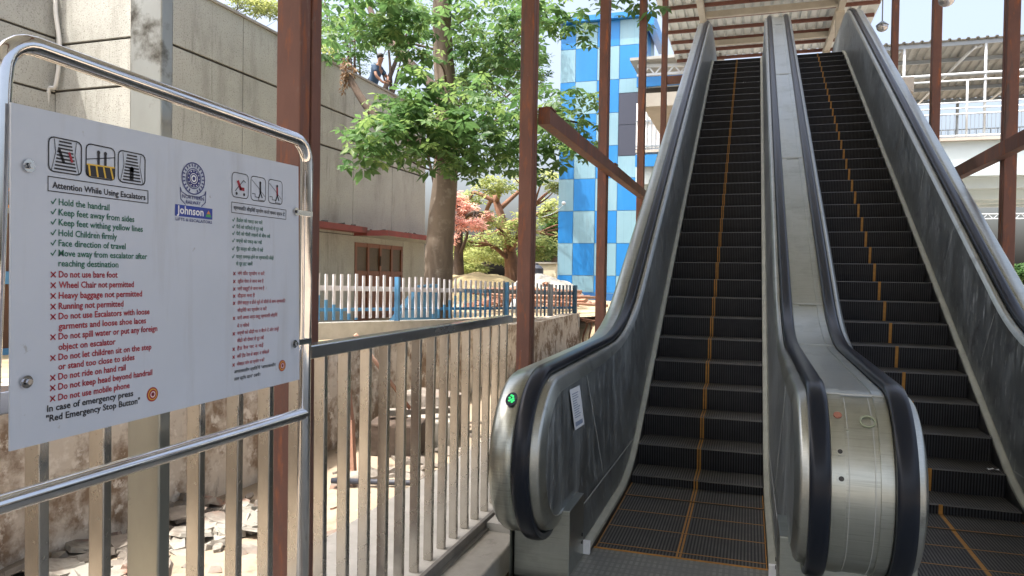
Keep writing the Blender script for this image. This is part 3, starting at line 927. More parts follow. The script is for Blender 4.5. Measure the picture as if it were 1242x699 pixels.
H = .0203
CUR[0] = 'title'
text('Attention While Using Escalators', 1.075, 1.664, 1.306, .0175, M_black, .021)
ink_line([(1.066, 1.652), (1.313, 1.652), (1.313, 1.680), (1.066, 1.680)], .0018, M_black, True)
EN = [("Hold the handrail", 1.632, 1.209, 1), ("Keep feet away from sides", 1.612, 1.275, 1), ("Keep feet withing yellow lines", 1.592, 1.299, 1), ("Hold Children firmly", 1.571, 1.229, 1),
      ("Face direction of travel", 1.551, 1.252, 1), ("Move away from escalator after", 1.531, 1.312, 1), ("reaching destination", 1.511, 1.233, 0)]
RE = [("Do not use bare foot", 1.489, 1.231, 1), ("Wheel Chair not permitted", 1.468, 1.275, 1), ("Heavy baggage not permitted", 1.447, 1.298, 1), ("Running not permitted", 1.426, 1.247, 1),
      ("Do not use Escalators with loose", 1.406, 1.32, 1), ("garments and loose shoe laces", 1.386, 1.31, 0), ("Do not spill water or put any foreign", 1.366, 1.343, 1), ("object on escalator", 1.345, 1.227, 0),
      ("Do not let children sit on the step", 1.325, 1.326, 1), ("or stand too close to sides", 1.306, 1.278, 0), ("Do not ride on hand rail", 1.286, 1.254, 1), ("Do not keep head beyond handrail", 1.266, 1.329, 1), ("Do not use mobile phone", 1.245, 1.265, 1)]


def tick(y, z, m, s=.006):
    ink_line([(y-s*.7, z), (y-s*.1, z-s*.7), (y+s, z+s*1.0)], .0022, m)


def cross(y, z, m, s=.0048):
    ink_line([(y-s, z-s), (y+s, z+s)], .0026, m); ink_line([(y-s, z+s), (y+s, z-s)], .0026, m)


CUR[0] = 'green_lettering'
for s, z, y1, b in EN:
    text(s, 1.089, z, y1, .0185, M_green, .017)
    if b: tick(1.077, z, M_green)
CUR[0] = 'red_lettering'
for s, z, y1, b in RE:
    text(s, 1.090, z, y1, .0185, M_red, .021)
    if b: cross(1.078, z, M_red)
CUR[0] = 'black_lettering'
text('In case of emergency press', 1.066, 1.226, 1.275, .0185, M_black, .021)
text('"Red Emergency Stop Button"', 1.064, 1.2065, 1.294, .0185, M_black, .021)
CUR[0] = 'stop_symbol'
for c, r in (((1.330, 1.2155), .0165), ((1.818, 1.2265), .0165)):
    ink_circ(c, r, M_red); ink_circ(c, r*.80, M_pyel, .0004); ink_circ(c, r*.66, M_red, .0008); ink_ring(c, r*.42, r*.1, M_pwhite, .0012); ink_circ(c, r*.14, M_black, .0012)
# Hindi column
CUR[0] = 'title hindi'
text('स्वचालित सीढ़ियाँ प्रयोग करते समय ध्यान दें', 1.600, 1.669, 1.822, .0135, M_black, .012)
ink_line([(1.593, 1.656), (1.829, 1.656), (1.829, 1.6835), (1.593, 1.6835)], .0016, M_black, True)
HG = [('हैंडरेल को पकड़ कर चलें', 1.637, 1.721, 1), ('पैरों को किनारों से दूर रखें', 1.619, 1.724, 1), ('पैरों को पीली लाइनों के बीच रखें', 1.601, 1.756, 1), ('बच्चों को पकड़ कर रखें', 1.582, 1.719, 1), ('मुँह यात्रा की दिशा में रखें', 1.561, 1.725, 1), ('यात्रा समाप्त होने पर स्वचालित सीढ़ी', 1.540, 1.773, 1), ('से दूर हट जायें', 1.521, 1.680, 0)]
HR_ = [('नंगे पाँव प्रयोग न करें', 1.495, 1.732, 1), ('व्हील चेयर ले जाना मना है', 1.474, 1.728, 1), ('भारी वस्तुएँ ले जाना मना है', 1.454, 1.732, 1), ('दौड़ना मना है', 1.435, 1.691, 1), ('ढीले वस्त्र व ढीले जूते के फीतों के साथ स्वचालित', 1.416, 1.83, 1), ('सीढ़ियों का प्रयोग न करें', 1.396, 1.743, 0), ('पानी अथवा अन्य वस्तु स्वचालित सीढ़ियों', 1.376, 1.793, 1), ('में न गिरायें', 1.354, 1.668, 0),
       ('बच्चों को सीढ़ी पर न बैठने दें और उन्हें', 1.335, 1.80, 1), ('सीढ़ी की दीवार से दूर रखें', 1.315, 1.732, 0), ('हैंड रेल पर न चढ़ें', 1.294, 1.731, 1), ('सिर हैंड रेल से बाहर न निकालें', 1.273, 1.756, 1), ('मोबाइल फोन का प्रयोग न करें', 1.252, 1.735, 1)]
CUR[0] = 'green_lettering hindi'
for s, z, y1, b in HG:
    text(s, 1.612, z, y1, .0130, M_green, .012)
    if b: tick(1.600, z, M_green, .005)
CUR[0] = 'red_lettering hindi'
for s, z, y1, b in HR_:
    text(s, 1.619, z, y1, .0130, M_red, .012)
    if b: cross(1.606, z, M_red, .0035)
CUR[0] = 'black_lettering hindi'
text('आपातकालीन स्थिति में "आपातकालीन', 1.608, 1.2325, 1.787, .0125, M_black, .012)
text('लाल स्टॉप बटन" दबायें।', 1.608, 1.213, 1.717, .0125, M_black, .012)
# pictograms
CUR[0] = 'pictogram'
for y0, y1, z0, z1 in [(1.067, 1.140, 1.691, 1.758), (1.151, 1.222, 1.691, 1.759), (1.231, 1.304, 1.691, 1.759), (1.594, 1.659, 1.698, 1.763), (1.670, 1.733, 1.697, 1.763), (1.746, 1.810, 1.697, 1.764)]:
    ink_line(rrect(y0, y1, z0, z1, .011), .0026 if y0 < 1.5 else .0019, M_black, True)
for y0 in (1.067, 1.231):
    for i in range(9):
        w = .014+.0015*i; z = 1.752-i*.0068
        ink_line([(y0+.0365-w*.9, z), (y0+.0365+w*.9, z)], .0034, M_black)
    ink_line([(y0+.012, 1.755), (y0+.015, 1.73), (y0+.006, 1.694)], .0014, M_black)
    ink_line([(y0+.061, 1.755), (y0+.058, 1.73), (y0+.067, 1.694)], .0014, M_black)
ink_line([(1.09, 1.735), (1.10, 1.712)], .006, M_black); ink_line([(1.112, 1.732), (1.118, 1.716)], .005, M_red, lift=.0004)
ink_circ((1.267, 1.722), .006, M_black); ink_line([(1.267, 1.72), (1.267, 1.702)], .010, M_black)
ink_poly([(1.152, 1.693), (1.221, 1.693), (1.221, 1.718), (1.152, 1.716)], M_black)
for k in range(4): ink_line([(1.157+k*.018, 1.717), (1.160+k*.019, 1.695)], .004, M_pyel, lift=.0004)
ink_line([(1.153, 1.7165), (1.220, 1.7185)], .003, M_pyel, lift=.0005)
for y in (1.181, 1.198):
    ink_circ((y, 1.745), .004, M_black); ink_line([(y, 1.740), (y, 1.717)], .006, M_black)
ink_line([(1.153, 1.727), (1.220, 1.740)], .0018, M_black)
ink_line([(1.607, 1.715), (1.640, 1.746), (1.647, 1.741)], .002, M_black); ink_line([(1.618, 1.740), (1.628, 1.722), (1.640, 1.722)], .009, M_red); ink_circ((1.612, 1.708), .004, M_black); ink_circ((1.642, 1.708), .004, M_black)
for y0 in (1.670, 1.746):
    ink_line([(y0+.004, 1.752), (y0+.030, 1.735), (y0+.060, 1.712)], .0014, M_black)
    ink_line([(y0+.006, 1.715), (y0+.018, 1.715), (y0+.018, 1.707), (y0+.032, 1.707), (y0+.032, 1.700), (y0+.055, 1.700)], .0016, M_black)
    ink_circ((y0+.040, 1.748), .0042, M_black); ink_line([(y0+.040, 1.744), (y0+.041, 1.722)], .007, M_red if y0 > 1.7 else M_black)
    ink_line([(y0+.041, 1.722), (y0+.034, 1.706)], .004, M_black); ink_line([(y0+.041, 1.722), (y0+.048, 1.708)], .004, M_black)
# railway emblem and the maker's plate
CUR[0] = 'emblem'
ec = (1.4545, 1.7265)
ink_ring(ec, .0395, .0028, M_navy); ink_ring(ec, .0255, .002, M_navy)
for i in range(22):
    if i in (16, 17): continue
    a = 2*math.pi*i/22; ink_line([(ec[0]+.030*math.cos(a), ec[1]+.030*math.sin(a)), (ec[0]+.0345*math.cos(a), ec[1]+.0345*math.sin(a))], .0035, M_navy)
ink_circ(ec, .0215, M_navy, .0003); ink_ring(ec, .013, .0015, M_pwhite, .0007); ink_circ(ec, .0085, M_pwhite, .0007); ink_circ(ec, .005, M_navy, .001)
for i in range(12):
    a = 2*math.pi*i/12; ink_circ((ec[0]+.0185*math.cos(a), ec[1]+.0185*math.sin(a)), .0016, M_pwhite, .0008, 8)
ink_line([(1.411, 1.700), (1.416, 1.690), (1.435, 1.683), (1.474, 1.683), (1.492, 1.690), (1.497, 1.700)], .002, M_navy)
ink_line([(1.411, 1.700), (1.413, 1.672), (1.428, 1.661)], .002, M_navy); ink_line([(1.497, 1.700), (1.496, 1.672), (1.482, 1.661)], .002, M_navy)
text('NORTHERN', 1.4175, 1.6795, 1.4905, .0125, M_navy, .012); text('RAILWAY', 1.430, 1.667, 1.479, .0125, M_navy, .012)
CUR[0] = 'maker_plate'
ink_poly([(1.395, 1.631), (1.521, 1.631), (1.521, 1.6585), (1.395, 1.6585)], M_blue)
text('Johnson', 1.400, 1.6455, 1.489, .0270, M_pwhite, .022, lift=.0006)
M_lgo = mat('print_logo_green', (.05, .30, .10), .5); M_lor = mat('print_logo_orange', (.60, .22, .05), .5)
ink_poly([(1.496, 1.6365), (1.517, 1.6365), (1.513, 1.643), (1.500, 1.643)], M_lgo, .0006)
ink_poly([(1.500, 1.644), (1.513, 1.644), (1.5065, 1.653)], M_lor, .0006)
text('LIFTS & ESCALATORS', 1.397, 1.6235, 1.520, .0105, M_navy, .008)
for nm, (bm, ms) in GR.items(): obj(nm.split(' ')[0], bm, ms, pan)

# ------------------------------------------------------------------ retaining wall, terrace, picket fence
def wall_top(y): return .885-.0178*(y-2.7)+.03*math.sin(y*.9)


bm = B(); N = 80
ring = []
for i in range(N+1):
    y = -1.5+17.45*i/N; zt = wall_top(y)+random.uniform(-.008, .008); w = .012*noise.noise(Vector((y*2, 0, 0)))
    ring.append([bm.verts.new(v) for v in [(-3.60+w, y, -.3), (-3.60+w+.01*noise.noise(Vector((y*3, 5, 0))), y, .3), (-3.60+w, y, zt), (-3.88, y, zt+.004), (-3.88, y, -.3)]])
for a, b in zip(ring, ring[1:]):
    for j in range(4): bm.faces.new((a[j], a[j+1], b[j+1], b[j]))
bm.faces.new(ring[0]); bm.faces.new(ring[-1][::-1])
tag(obj('retaining_wall', bm, M_wall), 'low whitewashed retaining wall with peeling brown patches and black streaks behind the fence', 'wall')
bm = B(); rows = []
for j in range(60):
    y = -4+j*.55; rows.append([])
    for i in range(30):
        x = -3.87-i*1.2
        z = max(.36, .72-.016*(y-2.7)-(.25*min(1, max(0, (-3.87-x)/4)))) + .05*noise.noise(Vector((x*.8, y*.8, 1)))
        if i == 0: z = wall_top(y)-.10
        rows[-1].append(bm.verts.new((x, y, z)))
for r0, r1 in zip(rows, rows[1:]):
    for i in range(29): bm.faces.new((r0[i], r0[i+1], r1[i+1], r1[i])).smooth = True
tag(obj('terrace', bm, M_terr), kind='structure')
# far open ground behind the terrace, rising a little
bm = B(); rows = []
for j in range(40):
    y = 16.2+j*2.2; rows.append([])
    for i in range(44):
        x = -1.9-i*2.0
        d = min(1, (y-16.2)/20)
        z = .15+.75*d + .35*noise.noise(Vector((x*.2, y*.2, 7)))*d - (.4 if j == 0 else 0)
        rows[-1].append(bm.verts.new((x, y, z)))
for r0, r1 in zip(rows, rows[1:]):
    for i in range(43): bm.faces.new((r0[i], r0[i+1], r1[i+1], r1[i])).smooth = True
tag(obj('terrain', bm, M_terr), kind='structure')

bm = B(); gp = [atY(478, 391, 12.9), atY(512, 347, 12.9), atY(532, 345, 12.9), atY(530, 391, 12.9)]
a = [bm.verts.new(v) for v in gp]; b = [bm.verts.new(v+Vector((-.35, .45, 0))) for v in gp]
bm.faces.new(a); bm.faces.new(b[::-1])
for i in range(4): bm.faces.new((a[i], b[i], b[(i+1) % 4], a[(i+1) % 4]))
tag(obj('tree_guard', bm, mat('guard_blue_shaded', (.015, .065, .125), .6, 0., var=(.02, .085, .15), scale=3)), 'sloping blue painted guard at the foot of the broadleaf tree', 'tree guard')  # base blue darkened to stand for the trunk's shadow on it
pk = thing('picket_fence', 'white and blue picket fence on the terrace before the grey building', 'fence', (-4.7, 12, .6))
A = Vector((-6.35, 7.72, 0)); E_ = Vector((-3.72, 15.9, 0)); Ln = (E_-A).length; D = (E_-A).normalized()


def pk_base(t): return .84-.19*max(0., t-1.3)/(Ln-1.3)


n = int(Ln/.145)
for i in range(n+1):
    t = i*.145; p = A+D*t; zb = pk_base(t); zt = zb+.665+random.uniform(-.015, .015)
    x = (EYE-p); # colour: white down to a slanting edge, blue below it
    bm = B(); W_, T_ = .021, .012
    far = t > 5.55
    u = t-1.33
    if not far:
        # blue parts: a slanted patch at the near end and a larger slanted patch before the tree
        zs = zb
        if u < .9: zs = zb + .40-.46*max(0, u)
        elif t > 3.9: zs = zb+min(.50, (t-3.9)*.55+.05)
        dx = D*W_; nn = Vector((-D.y, D.x, 0))*T_
        def seg(z0, z1, mi):
            vs = [bm.verts.new(p+a*dx+b*nn+Vector((0, 0, z))) for z in (z0, z1) for a, b in ((-1, -1), (1, -1), (1, 1), (-1, 1))]
            for q in [(0, 1, 2, 3), (7, 6, 5, 4), (0, 4, 5, 1), (1, 5, 6, 2), (2, 6, 7, 3), (3, 7, 4, 0)]: bm.faces.new([vs[k] for k in q]).material_index = mi
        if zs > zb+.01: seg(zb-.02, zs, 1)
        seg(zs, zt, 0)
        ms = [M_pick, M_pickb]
    else:
        dx = D*W_; nn = Vector((-D.y, D.x, 0))*T_
        vs = [bm.verts.new(p+a*dx+b*nn+Vector((0, 0, z))) for z in (zb-.02, zt) for a, b in ((-1, -1), (1, -1), (1, 1), (-1, 1))]
        for q in [(0, 1, 2, 3), (7, 6, 5, 4), (0, 4, 5, 1), (1, 5, 6, 2), (2, 6, 7, 3), (3, 7, 4, 0)]: bm.faces.new([vs[k] for k in q])
        ms = [random.choice([M_pickg, M_pickg, M_pickd])]
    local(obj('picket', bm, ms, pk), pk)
off = Vector((-D.y, D.x, 0))*.028
for hz, m, t0, t1 in ((.475, M_pick, 0, 5.4), (.475, M_pickg, 5.4, Ln), (.16, M_pickb, 0, Ln)):
    bm = B(); a, b = A+D*t0+off, A+D*t1+off
    obox(bm, (a.x, a.y, pk_base(t0)+hz), (b.x, b.y, pk_base(t1)+hz), .022, .075 if hz > .3 else .05)
    local(obj('rail', bm, m, pk), pk)
for t, m in ((3.02, M_pickb), (6.0, M_pickb), (7.6, M_pickg), (Ln, M_pickd), (.2, M_pickb)):
    p = A+D*t-off; bm = B(); box(bm, p.x-.035, p.x+.035, p.y-.035, p.y+.035, .3, pk_base(t)+.66); local(obj('fence_post', bm, m, pk), pk)
bm = B(); a, b = A-off*1.5, E_-off*1.5
obox(bm, (a.x, a.y, .70), (b.x, b.y, .50), .22, .24)
tag(obj('plinth_kerb', bm, M_slab), 'pale concrete plinth under the picket fence', 'plinth')

# ------------------------------------------------------------------ building with pebbledash panels
bd = thing('building', 'grey pebbledash two-storey building with grooved panels and a wooden double door', 'building', (-9, 15, .3))
FX = -9.0
bm = B(); box(bm, -17, FX-.05, 9.45, 19.30, .0, 6.18); box(bm, -17.01, -11.35, -6, 9.449, .0, 6.30)
core = local(obj('wall_core', bm, M_joint, bd), bd)
bm = B()
joints = [9.42, 11.32, 13.3, 15.3, 17.28, 19.34]
tiers = [(2.42, 4.30), (4.345, 5.16), (5.205, 6.20)]
for a, b in zip(joints, joints[1:]):
    for z0, z1 in tiers: box(bm, FX-.049, FX, a+.011, b-.011, z0, z1, bev=.006)
for a, b in [(9.42, 15.42), (17.95, 19.34)]: box(bm, FX-.049, FX, a+.01, b, .1, 2.40)
box(bm, FX-.045, FX-.003, 15.42, 17.95, 2.25, 2.40)
# face square to it, and the recessed wing on the left
for z0, z1 in [(.1, 2.6), (2.62, 4.50), (4.54, 5.28), (5.32, 6.2)]: box(bm, -11.30, FX-.051, 9.40, 9.448, z0, z1, bev=.006)
for a, b in [(-6, 3), (3.02, 6.2), (6.22, 9.40)]:
    for z0, z1 in [(.1, 2.6), (2.64, 4.47), (4.51, 5.4), (5.44, 6.35)]: box(bm, -11.349, -11.302, a, b, z0, z1, bev=.006)
local(obj('wall_panels', bm, M_facade, bd), bd)
bm = B(); box(bm, FX-.3, FX+.035, 9.3, 19.38, 6.203, 6.25); local(obj('parapet_coping', bm, M_conc, bd), bd)
bm = B(); box(bm, -16.9, FX-.32, 9.5, 19.2, 5.2, 5.55); local(obj('roof', bm, M_conc, bd), bd)
bm = B(); box(bm, FX-.02, FX+.35, 9.6, 15.38, 2.47, 2.60, mi=0); local(obj('ledge', bm, M_redpaint, bd), bd)
bm = B(); box(bm, FX-.02, FX+.90, 15.36, 19.40, 2.40, 2.53); 
for f in bm.faces:
    if f.normal.z < -.5 or abs(f.calc_center_median().z-2.40) < .001: f.material_index = 1
local(obj('door_canopy', bm, [M_redpaint, M_facade], bd), bd)
bm = B()
for i in range(46):
    y = random.uniform(9.7, 19.2); x = FX+random.uniform(.02, .3 if y < 15.4 else .8)
    rock(bm, (x, y, 2.61 if y < 15.4 else 2.54), random.uniform(.03, .1), random.uniform(.03, .1), .02, seed=i)
o = local(obj('rubbish_litter', bm, M_joint, bd), bd); o['kind'] = 'stuff'
# double door with four screened lights
dr = bpy.data.objects.new('door', None); link(dr, bd); dr.location = (0, 0, 0); local(dr, bd)
bm = B()
for y in (15.44, 16.04, 16.66, 17.28, 17.86): box(bm, FX-.045, FX+.02, y-.045, y+.045, .3, 2.25)
for z in (2.20, 1.52, .95, .40): box(bm, FX-.04, FX+.012, 15.485, 17.815, z-.05, z+.05)
obj('door_frame', bm, M_wood, dr)
for a, b in [(15.486, 15.994), (16.086, 16.614), (16.706, 17.234), (17.326, 17.814)]:
    bm = B(); box(bm, FX-.045, FX-.02, a, b, 1.571, 2.149); obj('screen', bm, M_mesh, dr)
    for z0, z1 in ((1.001, 1.469), (.451, .899)):
        bm = B(); box(bm, FX-.045, FX-.012, a, b, z0, z1); obj('door_panel', bm, M_wood, dr)
bm = B(); box(bm, FX+.02, FX+.05, 16.60, 16.64, 1.70, 1.95); obj('handle', bm, M_barkd, dr)
# cable down the corner
bm = B(); tube(bm, smoothpath([(-11.15, 9.32, 7.5), (-11.20, 9.31, 6.0), (-11.10, 9.31, 5.25), (-11.18, 9.31, 4.6), (-11.34, 9.28, 4.2), (-11.25, 9.28, 1.0)], 6), .035, 8)
tag(obj('cable', bm, M_cable, smooth=True), 'white cable drooping down the corner of the grey building', 'cable')
# gate seen past the left tube of the board
gt = thing('gate', 'brown gate with blue bars seen past the left edge of the notice board', 'gate', (-9, 6.8, .3))
bm = B(); box(bm, -9.03, -8.99, 5.2, 7.2, .4, 2.2); local(obj('boards', bm, M_brown, gt), gt)
bm = B()
for z in (.40, 1.38): box(bm, -8.985, -8.94, 5.1, 7.25, z-.08, z+.08)
for y in (5.1, 7.25): box(bm, -9.02, -8.93, y-.04, y+.04, .2, 1.8)
local(obj('frame', bm, M_pickb, gt), gt)
bm = B(); box(bm, -8.98, -8.95, 5.9, 7.15, 2.27, 2.52)
ob = tag(obj('orange_sign', bm, M_orange), 'small orange sign with black letters above the brown gate', 'sign')
c_ = bpy.data.curves.new('t', 'FONT'); c_.body = 'IN'; c_.offset = .02; c_.resolution_u = 2
o_ = bpy.data.objects.new('t', c_); COL.objects.link(o_); me = bpy.data.meshes.new_from_object(o_.evaluated_get(bpy.context.evaluated_depsgraph_get()))
bpy.data.objects.remove(o_)
for v in me.vertices: v.co = Vector((-8.945, 6.55+v.co.x*.27, 2.31+v.co.y*.24))
me.materials.append(M_black); o_ = bpy.data.objects.new('lettering', me); link(o_, ob)

# ------------------------------------------------------------------ leaves


def leafmesh(name, m, spots, size, parent, leaflets=6, droop=.5, seed=1, width=.34, gaps=()):
    """spots: (centre, radii, count). palmate leaves as small folded blades"""
    rnd = random.Random(seed); vs = []; fs = []; tint = []
    for c, r, n in spots:
        c = Vector(c)
        base = rnd.uniform(-.15, .15)
        for _ in range(n):
            while True:
                p = Vector((rnd.uniform(-1, 1), rnd.uniform(-1, 1), rnd.uniform(-1, 1)))
                if p.length <= 1: break
            p = c + Vector((p.x*r[0], p.y*r[1], p.z*r[2]))
            if any((p-g).length < gr for g, gr in gaps): continue
            s = size*rnd.uniform(.65, 1.25)
            ax = Vector((rnd.gauss(0, .38), rnd.gauss(0, .38), 1)).normalized()
            u = ax.orthogonal().normalized(); w = ax.cross(u); ph = rnd.uniform(0, 6.28); tn = min(1, max(0, .5+base+rnd.gauss(0, .22)))
            for k in range(leaflets):
                a = ph + 2*math.pi*k/leaflets + rnd.uniform(-.2, .2)
                d = u*math.cos(a) + w*math.sin(a); d = (d - Vector((0, 0, droop*rnd.uniform(.3, 1.2)))).normalized()
                sd = d.cross(ax).normalized(); L_ = s*rnd.uniform(.75, 1.1); b = len(vs)
                q = p + d*L_*.12
                up = ax*L_*.05
                vs += [q, q+d*L_*.5+sd*L_*width*.5+up, q+d*L_, q+d*L_*.5-sd*L_*width*.5+up, ]
                fs += [(b, b+1, b+2), (b, b+2, b+3)]; tint += [tn, tn]
    me = bpy.data.meshes.new(name); me.from_pydata([tuple(v) for v in vs], [], fs)
    at = me.attributes.new('tint', 'FLOAT', 'FACE'); at.data.foreach_set('value', tint)
    me.materials.append(m)
    return link(bpy.data.objects.new(name, me), parent)


# main tree: position of clumps worked out in space round the trunk
tr = thing('broadleaf_tree', 'tall broadleaf tree with a pale trunk and drooping palm-shaped leaves before the grey building', 'tree', (-6.1, 13.8, .4))
bm = B()
tube(bm, smoothpath([(-6.17, 13.8, .2), (-6.13, 13.8, .75), (-6.10, 13.8, 1.4), (-6.08, 13.8, 2.2), (-6.0, 13.8, 3.2), (-5.96, 13.8, 4.2), (-6.0, 13.8, 5.2), (-6.07, 13.8, 6.2), (-6.10, 13.8, 7.2), (-6.0, 13.9, 8.6), (-5.8, 14, 10)], 4),
     [.41, .37, .345, .335, .325, .315, .308, .302, .297, .293, .298, .29, .285, .28, .275, .27, .265, .26, .255, .25, .245, .24, .235, .23, .225, .22, .215, .21, .205, .2, .195, .19, .185, .18, .17, .16, .15, .14, .13, .12, .11][:41], 14, jit=.05)
local(obj('trunk', bm, M_bark, tr, smooth=True), tr)
clumps = []


def clump(px, py, D_, rx, ry, n):
    """a clump of foliage at a point D_ metres deep; rx, ry radii in metres"""
    c = atD(px, py, D_); clumps.append((c, (rx, rx*1.15, ry), n)); return c


cl = [(415, 20, 13, .75, .45, 120), (465, 15, 12.2, .6, .4, 150), (492, 40, 12.6, .5, .45, 110), (580, 20, 14.6, .9, .55, 150), (620, 45, 15, .7, .6, 90), (575, 75, 14.8, .5, .4, 80),
      (500, 60, 13.2, .45, .28, 60), (540, 10, 15.5, .9, .5, 110), (600, 90, 15, .6, .5, 70), (400, 55, 15.5, .45, .3, 45),
      (500, 110, 12, .55, .4, 90), (545, 130, 12.0, .8, .45, 150), (590, 135, 12.8, .9, .5, 170), (480, 130, 11.4, .42, .3, 70), (610, 165, 13.2, .75, .4, 130), (565, 170, 12.2, .8, .36, 150),
      (520, 160, 11.6, .6, .36, 110), (480, 170, 11.2, .5, .26, 80), (450, 165, 10.9, .38, .22, 50), (440, 190, 10.8, .28, .2, 34), (640, 190, 13.5, .5, .3, 60), (575, 200, 12.4, .7, .2, 70), (535, 192, 11.8, .5, .2, 50),
      (680, 150, 13.5, .5, .42, 70), (700, 130, 13.8, .38, .36, 45), (690, 185, 13.2, .35, .25, 36), (715, 165, 13.4, .3, .25, 26), (660, 125, 14.2, .35, .3, 34), (655, 205, 13.4, .3, .16, 20),
      (690, 25, 12.8, .42, .3, 44), (665, 8, 12.8, .4, .25, 36), (712, 40, 12.6, .22, .2, 14), (725, 8, 12.5, .4, .18, 26), (785, 15, 12.2, .28, .16, 18), (770, 5, 12.2, .25, .12, 12),
      (640, 80, 15.5, .45, .5, 50), (645, 20, 15.5, .6, .5, 60)]
bm = B(); tp = Vector((-5.97, 13.8, 4.6))
for i, a in enumerate(cl):
    c = clump(*a)
    if i % 3 == 0 and a[0] < 600:
        z0 = min(8.5, max(3.7, c.z-.3)); s0 = Vector((-5.98, 13.8, z0))
        mid_ = s0.lerp(c, .5) + Vector((random.uniform(-.2, .2), random.uniform(-.2, .2), -.25 if c.z < 5 else .15))
        tube(bm, smoothpath([s0, mid_, c], 5), [.028-.0022*k for k in range(11)], 6)
# limbs
lw = [atY(540, 190, 13.6), atY(512, 178, 13.2), atY(482, 158, 13.0), atY(458, 143, 13.0), atY(440, 122, 13.1), atY(424, 95, 13.2), atY(415, 80, 13.3)]
tube(bm, smoothpath(lw, 4), [.13-.003*k for k in range(25)], 9, jit=.06)
tube(bm, smoothpath([atY(540, 120, 13.8), atY(505, 85, 14.3), atY(478, 55, 15), atY(452, 20, 15.5), atY(440, -30, 16)], 4), [.12-.004*k for k in range(17)], 8)
tube(bm, smoothpath([atY(545, 170, 13.8), atY(590, 150, 13.3), atY(650, 140, 13.5), atY(705, 150, 13.5)], 4), [.055-.003*k for k in range(13)], 8)
tube(bm, smoothpath([atY(538, -30, 13.8), atY(590, -22, 13.2), atY(660, -10, 12.8), atY(740, -2, 12.4)], 4), [.045-.0025*k for k in range(13)], 8)
local(obj('branch', bm, M_barkd, tr, smooth=True), tr)
OPEN = [(atD(464, 82, d), .40) for d in (10.8, 11.4, 12, 12.6, 13.2, 13.8, 14.4, 15, 15.6)]   # the gap in the crown by the roof edge
half = [(c, (r[0]*1.2, r[1]*1.25, r[2]*1.3), int(n*.34)) for c, r, n in clumps]
local(leafmesh('crown', M_leaf, half, .215, tr, 6, .75, seed=3, width=.52, gaps=OPEN), tr)
local(leafmesh('crown', M_leafl, half, .15, tr, 5, .6, seed=8, width=.46, gaps=OPEN), tr)
sp = [(atY(422, 82, 13.2), (.16, .16, .3), 24), (atY(418, 100, 13.2), (.10, .10, .22), 14)]
local(leafmesh('dry_leaves', M_leafs, sp, .13, tr, 5, 1.2, seed=5), tr)


def far_tree(name, label, base, h, m, clm, size, bark, seed, trunk_r=.25, leaflets=5, group=None, lean=(0, 0)):
    t = thing(name, label, 'tree', base, group); rnd = random.Random(seed); b0 = Vector(base)
    bm = B(); top = Vector((lean[0], lean[1], h*.62))
    pts = smoothpath([Vector((0, 0, -.5)), Vector((lean[0]*.1, lean[1]*.1, h*.2)), Vector((lean[0]*.5, lean[1]*.5, h*.42)), top], 4)
    tube(bm, pts, [trunk_r*(1-.055*k) for k in range(len(pts))], 8, jit=.06)
    obj('trunk', bm, bark, t, smooth=True)
    bm = B()
    for c, r, n in clm:
        c = Vector(c)-b0; s0 = pts[rnd.randint(len(pts)//3, len(pts)-1)]
        md = s0.lerp(c, .55)+Vector((rnd.uniform(-.3, .3), rnd.uniform(-.3, .3), rnd.uniform(.0, .5)))
        tube(bm, smoothpath([s0, md, c], 4), [trunk_r*.32*(1-.1*k) for k in range(9)], 5)
        for _ in range(3):
            e = c+Vector((rnd.uniform(-1, 1)*r[0], rnd.uniform(-1, 1)*r[1], rnd.uniform(-.8, 1)*r[2]))
            tube(bm, smoothpath([md, (md+e)/2+Vector((0, 0, rnd.uniform(-.2, .3))), e], 3), [trunk_r*.14*(1-.12*k) for k in range(7)], 4)
    obj('branch', bm, bark, t, smooth=True)
    o = leafmesh('crown', m, clm, size, t, leaflets, .25, seed=seed, width=.42); o.location = -b0
    return t


def pixclumps(lst, D0, sc, dj, seed):
    rnd = random.Random(seed); out = []
    for px, py, rx, ry, n in lst:
        D_ = D0+rnd.uniform(-dj, dj); k = D_/FPX
        out.append((atD(px, py, D_), (rx*k, max(rx, ry)*k*1.2, ry*k), int(n*sc)))
    return out


def groundpt(px, D_, z): 
    p = atD(px, 340, D_); return (p.x, p.y, z)


TG = 'trees in the background'
far_tree('airy_tree', 'airy yellow-green tree with twisted bare branches behind the picket fence', groundpt(622, 34, .7), 7.5, M_leafy,
         pixclumps([(600, 225, 25, 10, 70), (650, 215, 30, 10, 60), (570, 240, 18, 9, 40), (590, 265, 25, 12, 60), (640, 270, 25, 14, 60), (670, 255, 18, 14, 50), (610, 290, 35, 12, 110), (580, 310, 28, 10, 100), (655, 300, 25, 14, 100), (675, 225, 12, 10, 26), (690, 290, 12, 22, 50), (560, 295, 16, 12, 50)], 33, 1.35, 3, 1), .30, M_barkr, 11, .42, group=TG, lean=(-1.0, 0))
far_tree('flame_tree', 'flame tree in orange-red blossom behind the trunk of the broadleaf tree', groundpt(556, 31, .7), 6.0, M_leafr,
         pixclumps([(552, 240, 14, 10, 60), (566, 255, 16, 10, 80), (578, 272, 14, 8, 60), (556, 272, 12, 10, 50), (548, 290, 10, 8, 20), (590, 262, 8, 6, 24)], 30, 1.3, 1, 2), .22, M_barkd, 12, .3, group=TG)
far_tree('green_tree', 'rounded mid-green tree behind the post and left of the blue tower', groundpt(672, 48, .8), 7, M_leafd,
         pixclumps([(672, 275, 14, 18, 100), (690, 262, 10, 14, 60), (660, 300, 16, 14, 80), (640, 312, 16, 10, 60)], 48, 2.0, 2, 3), .4, M_barkd, 13, .3, group=TG)
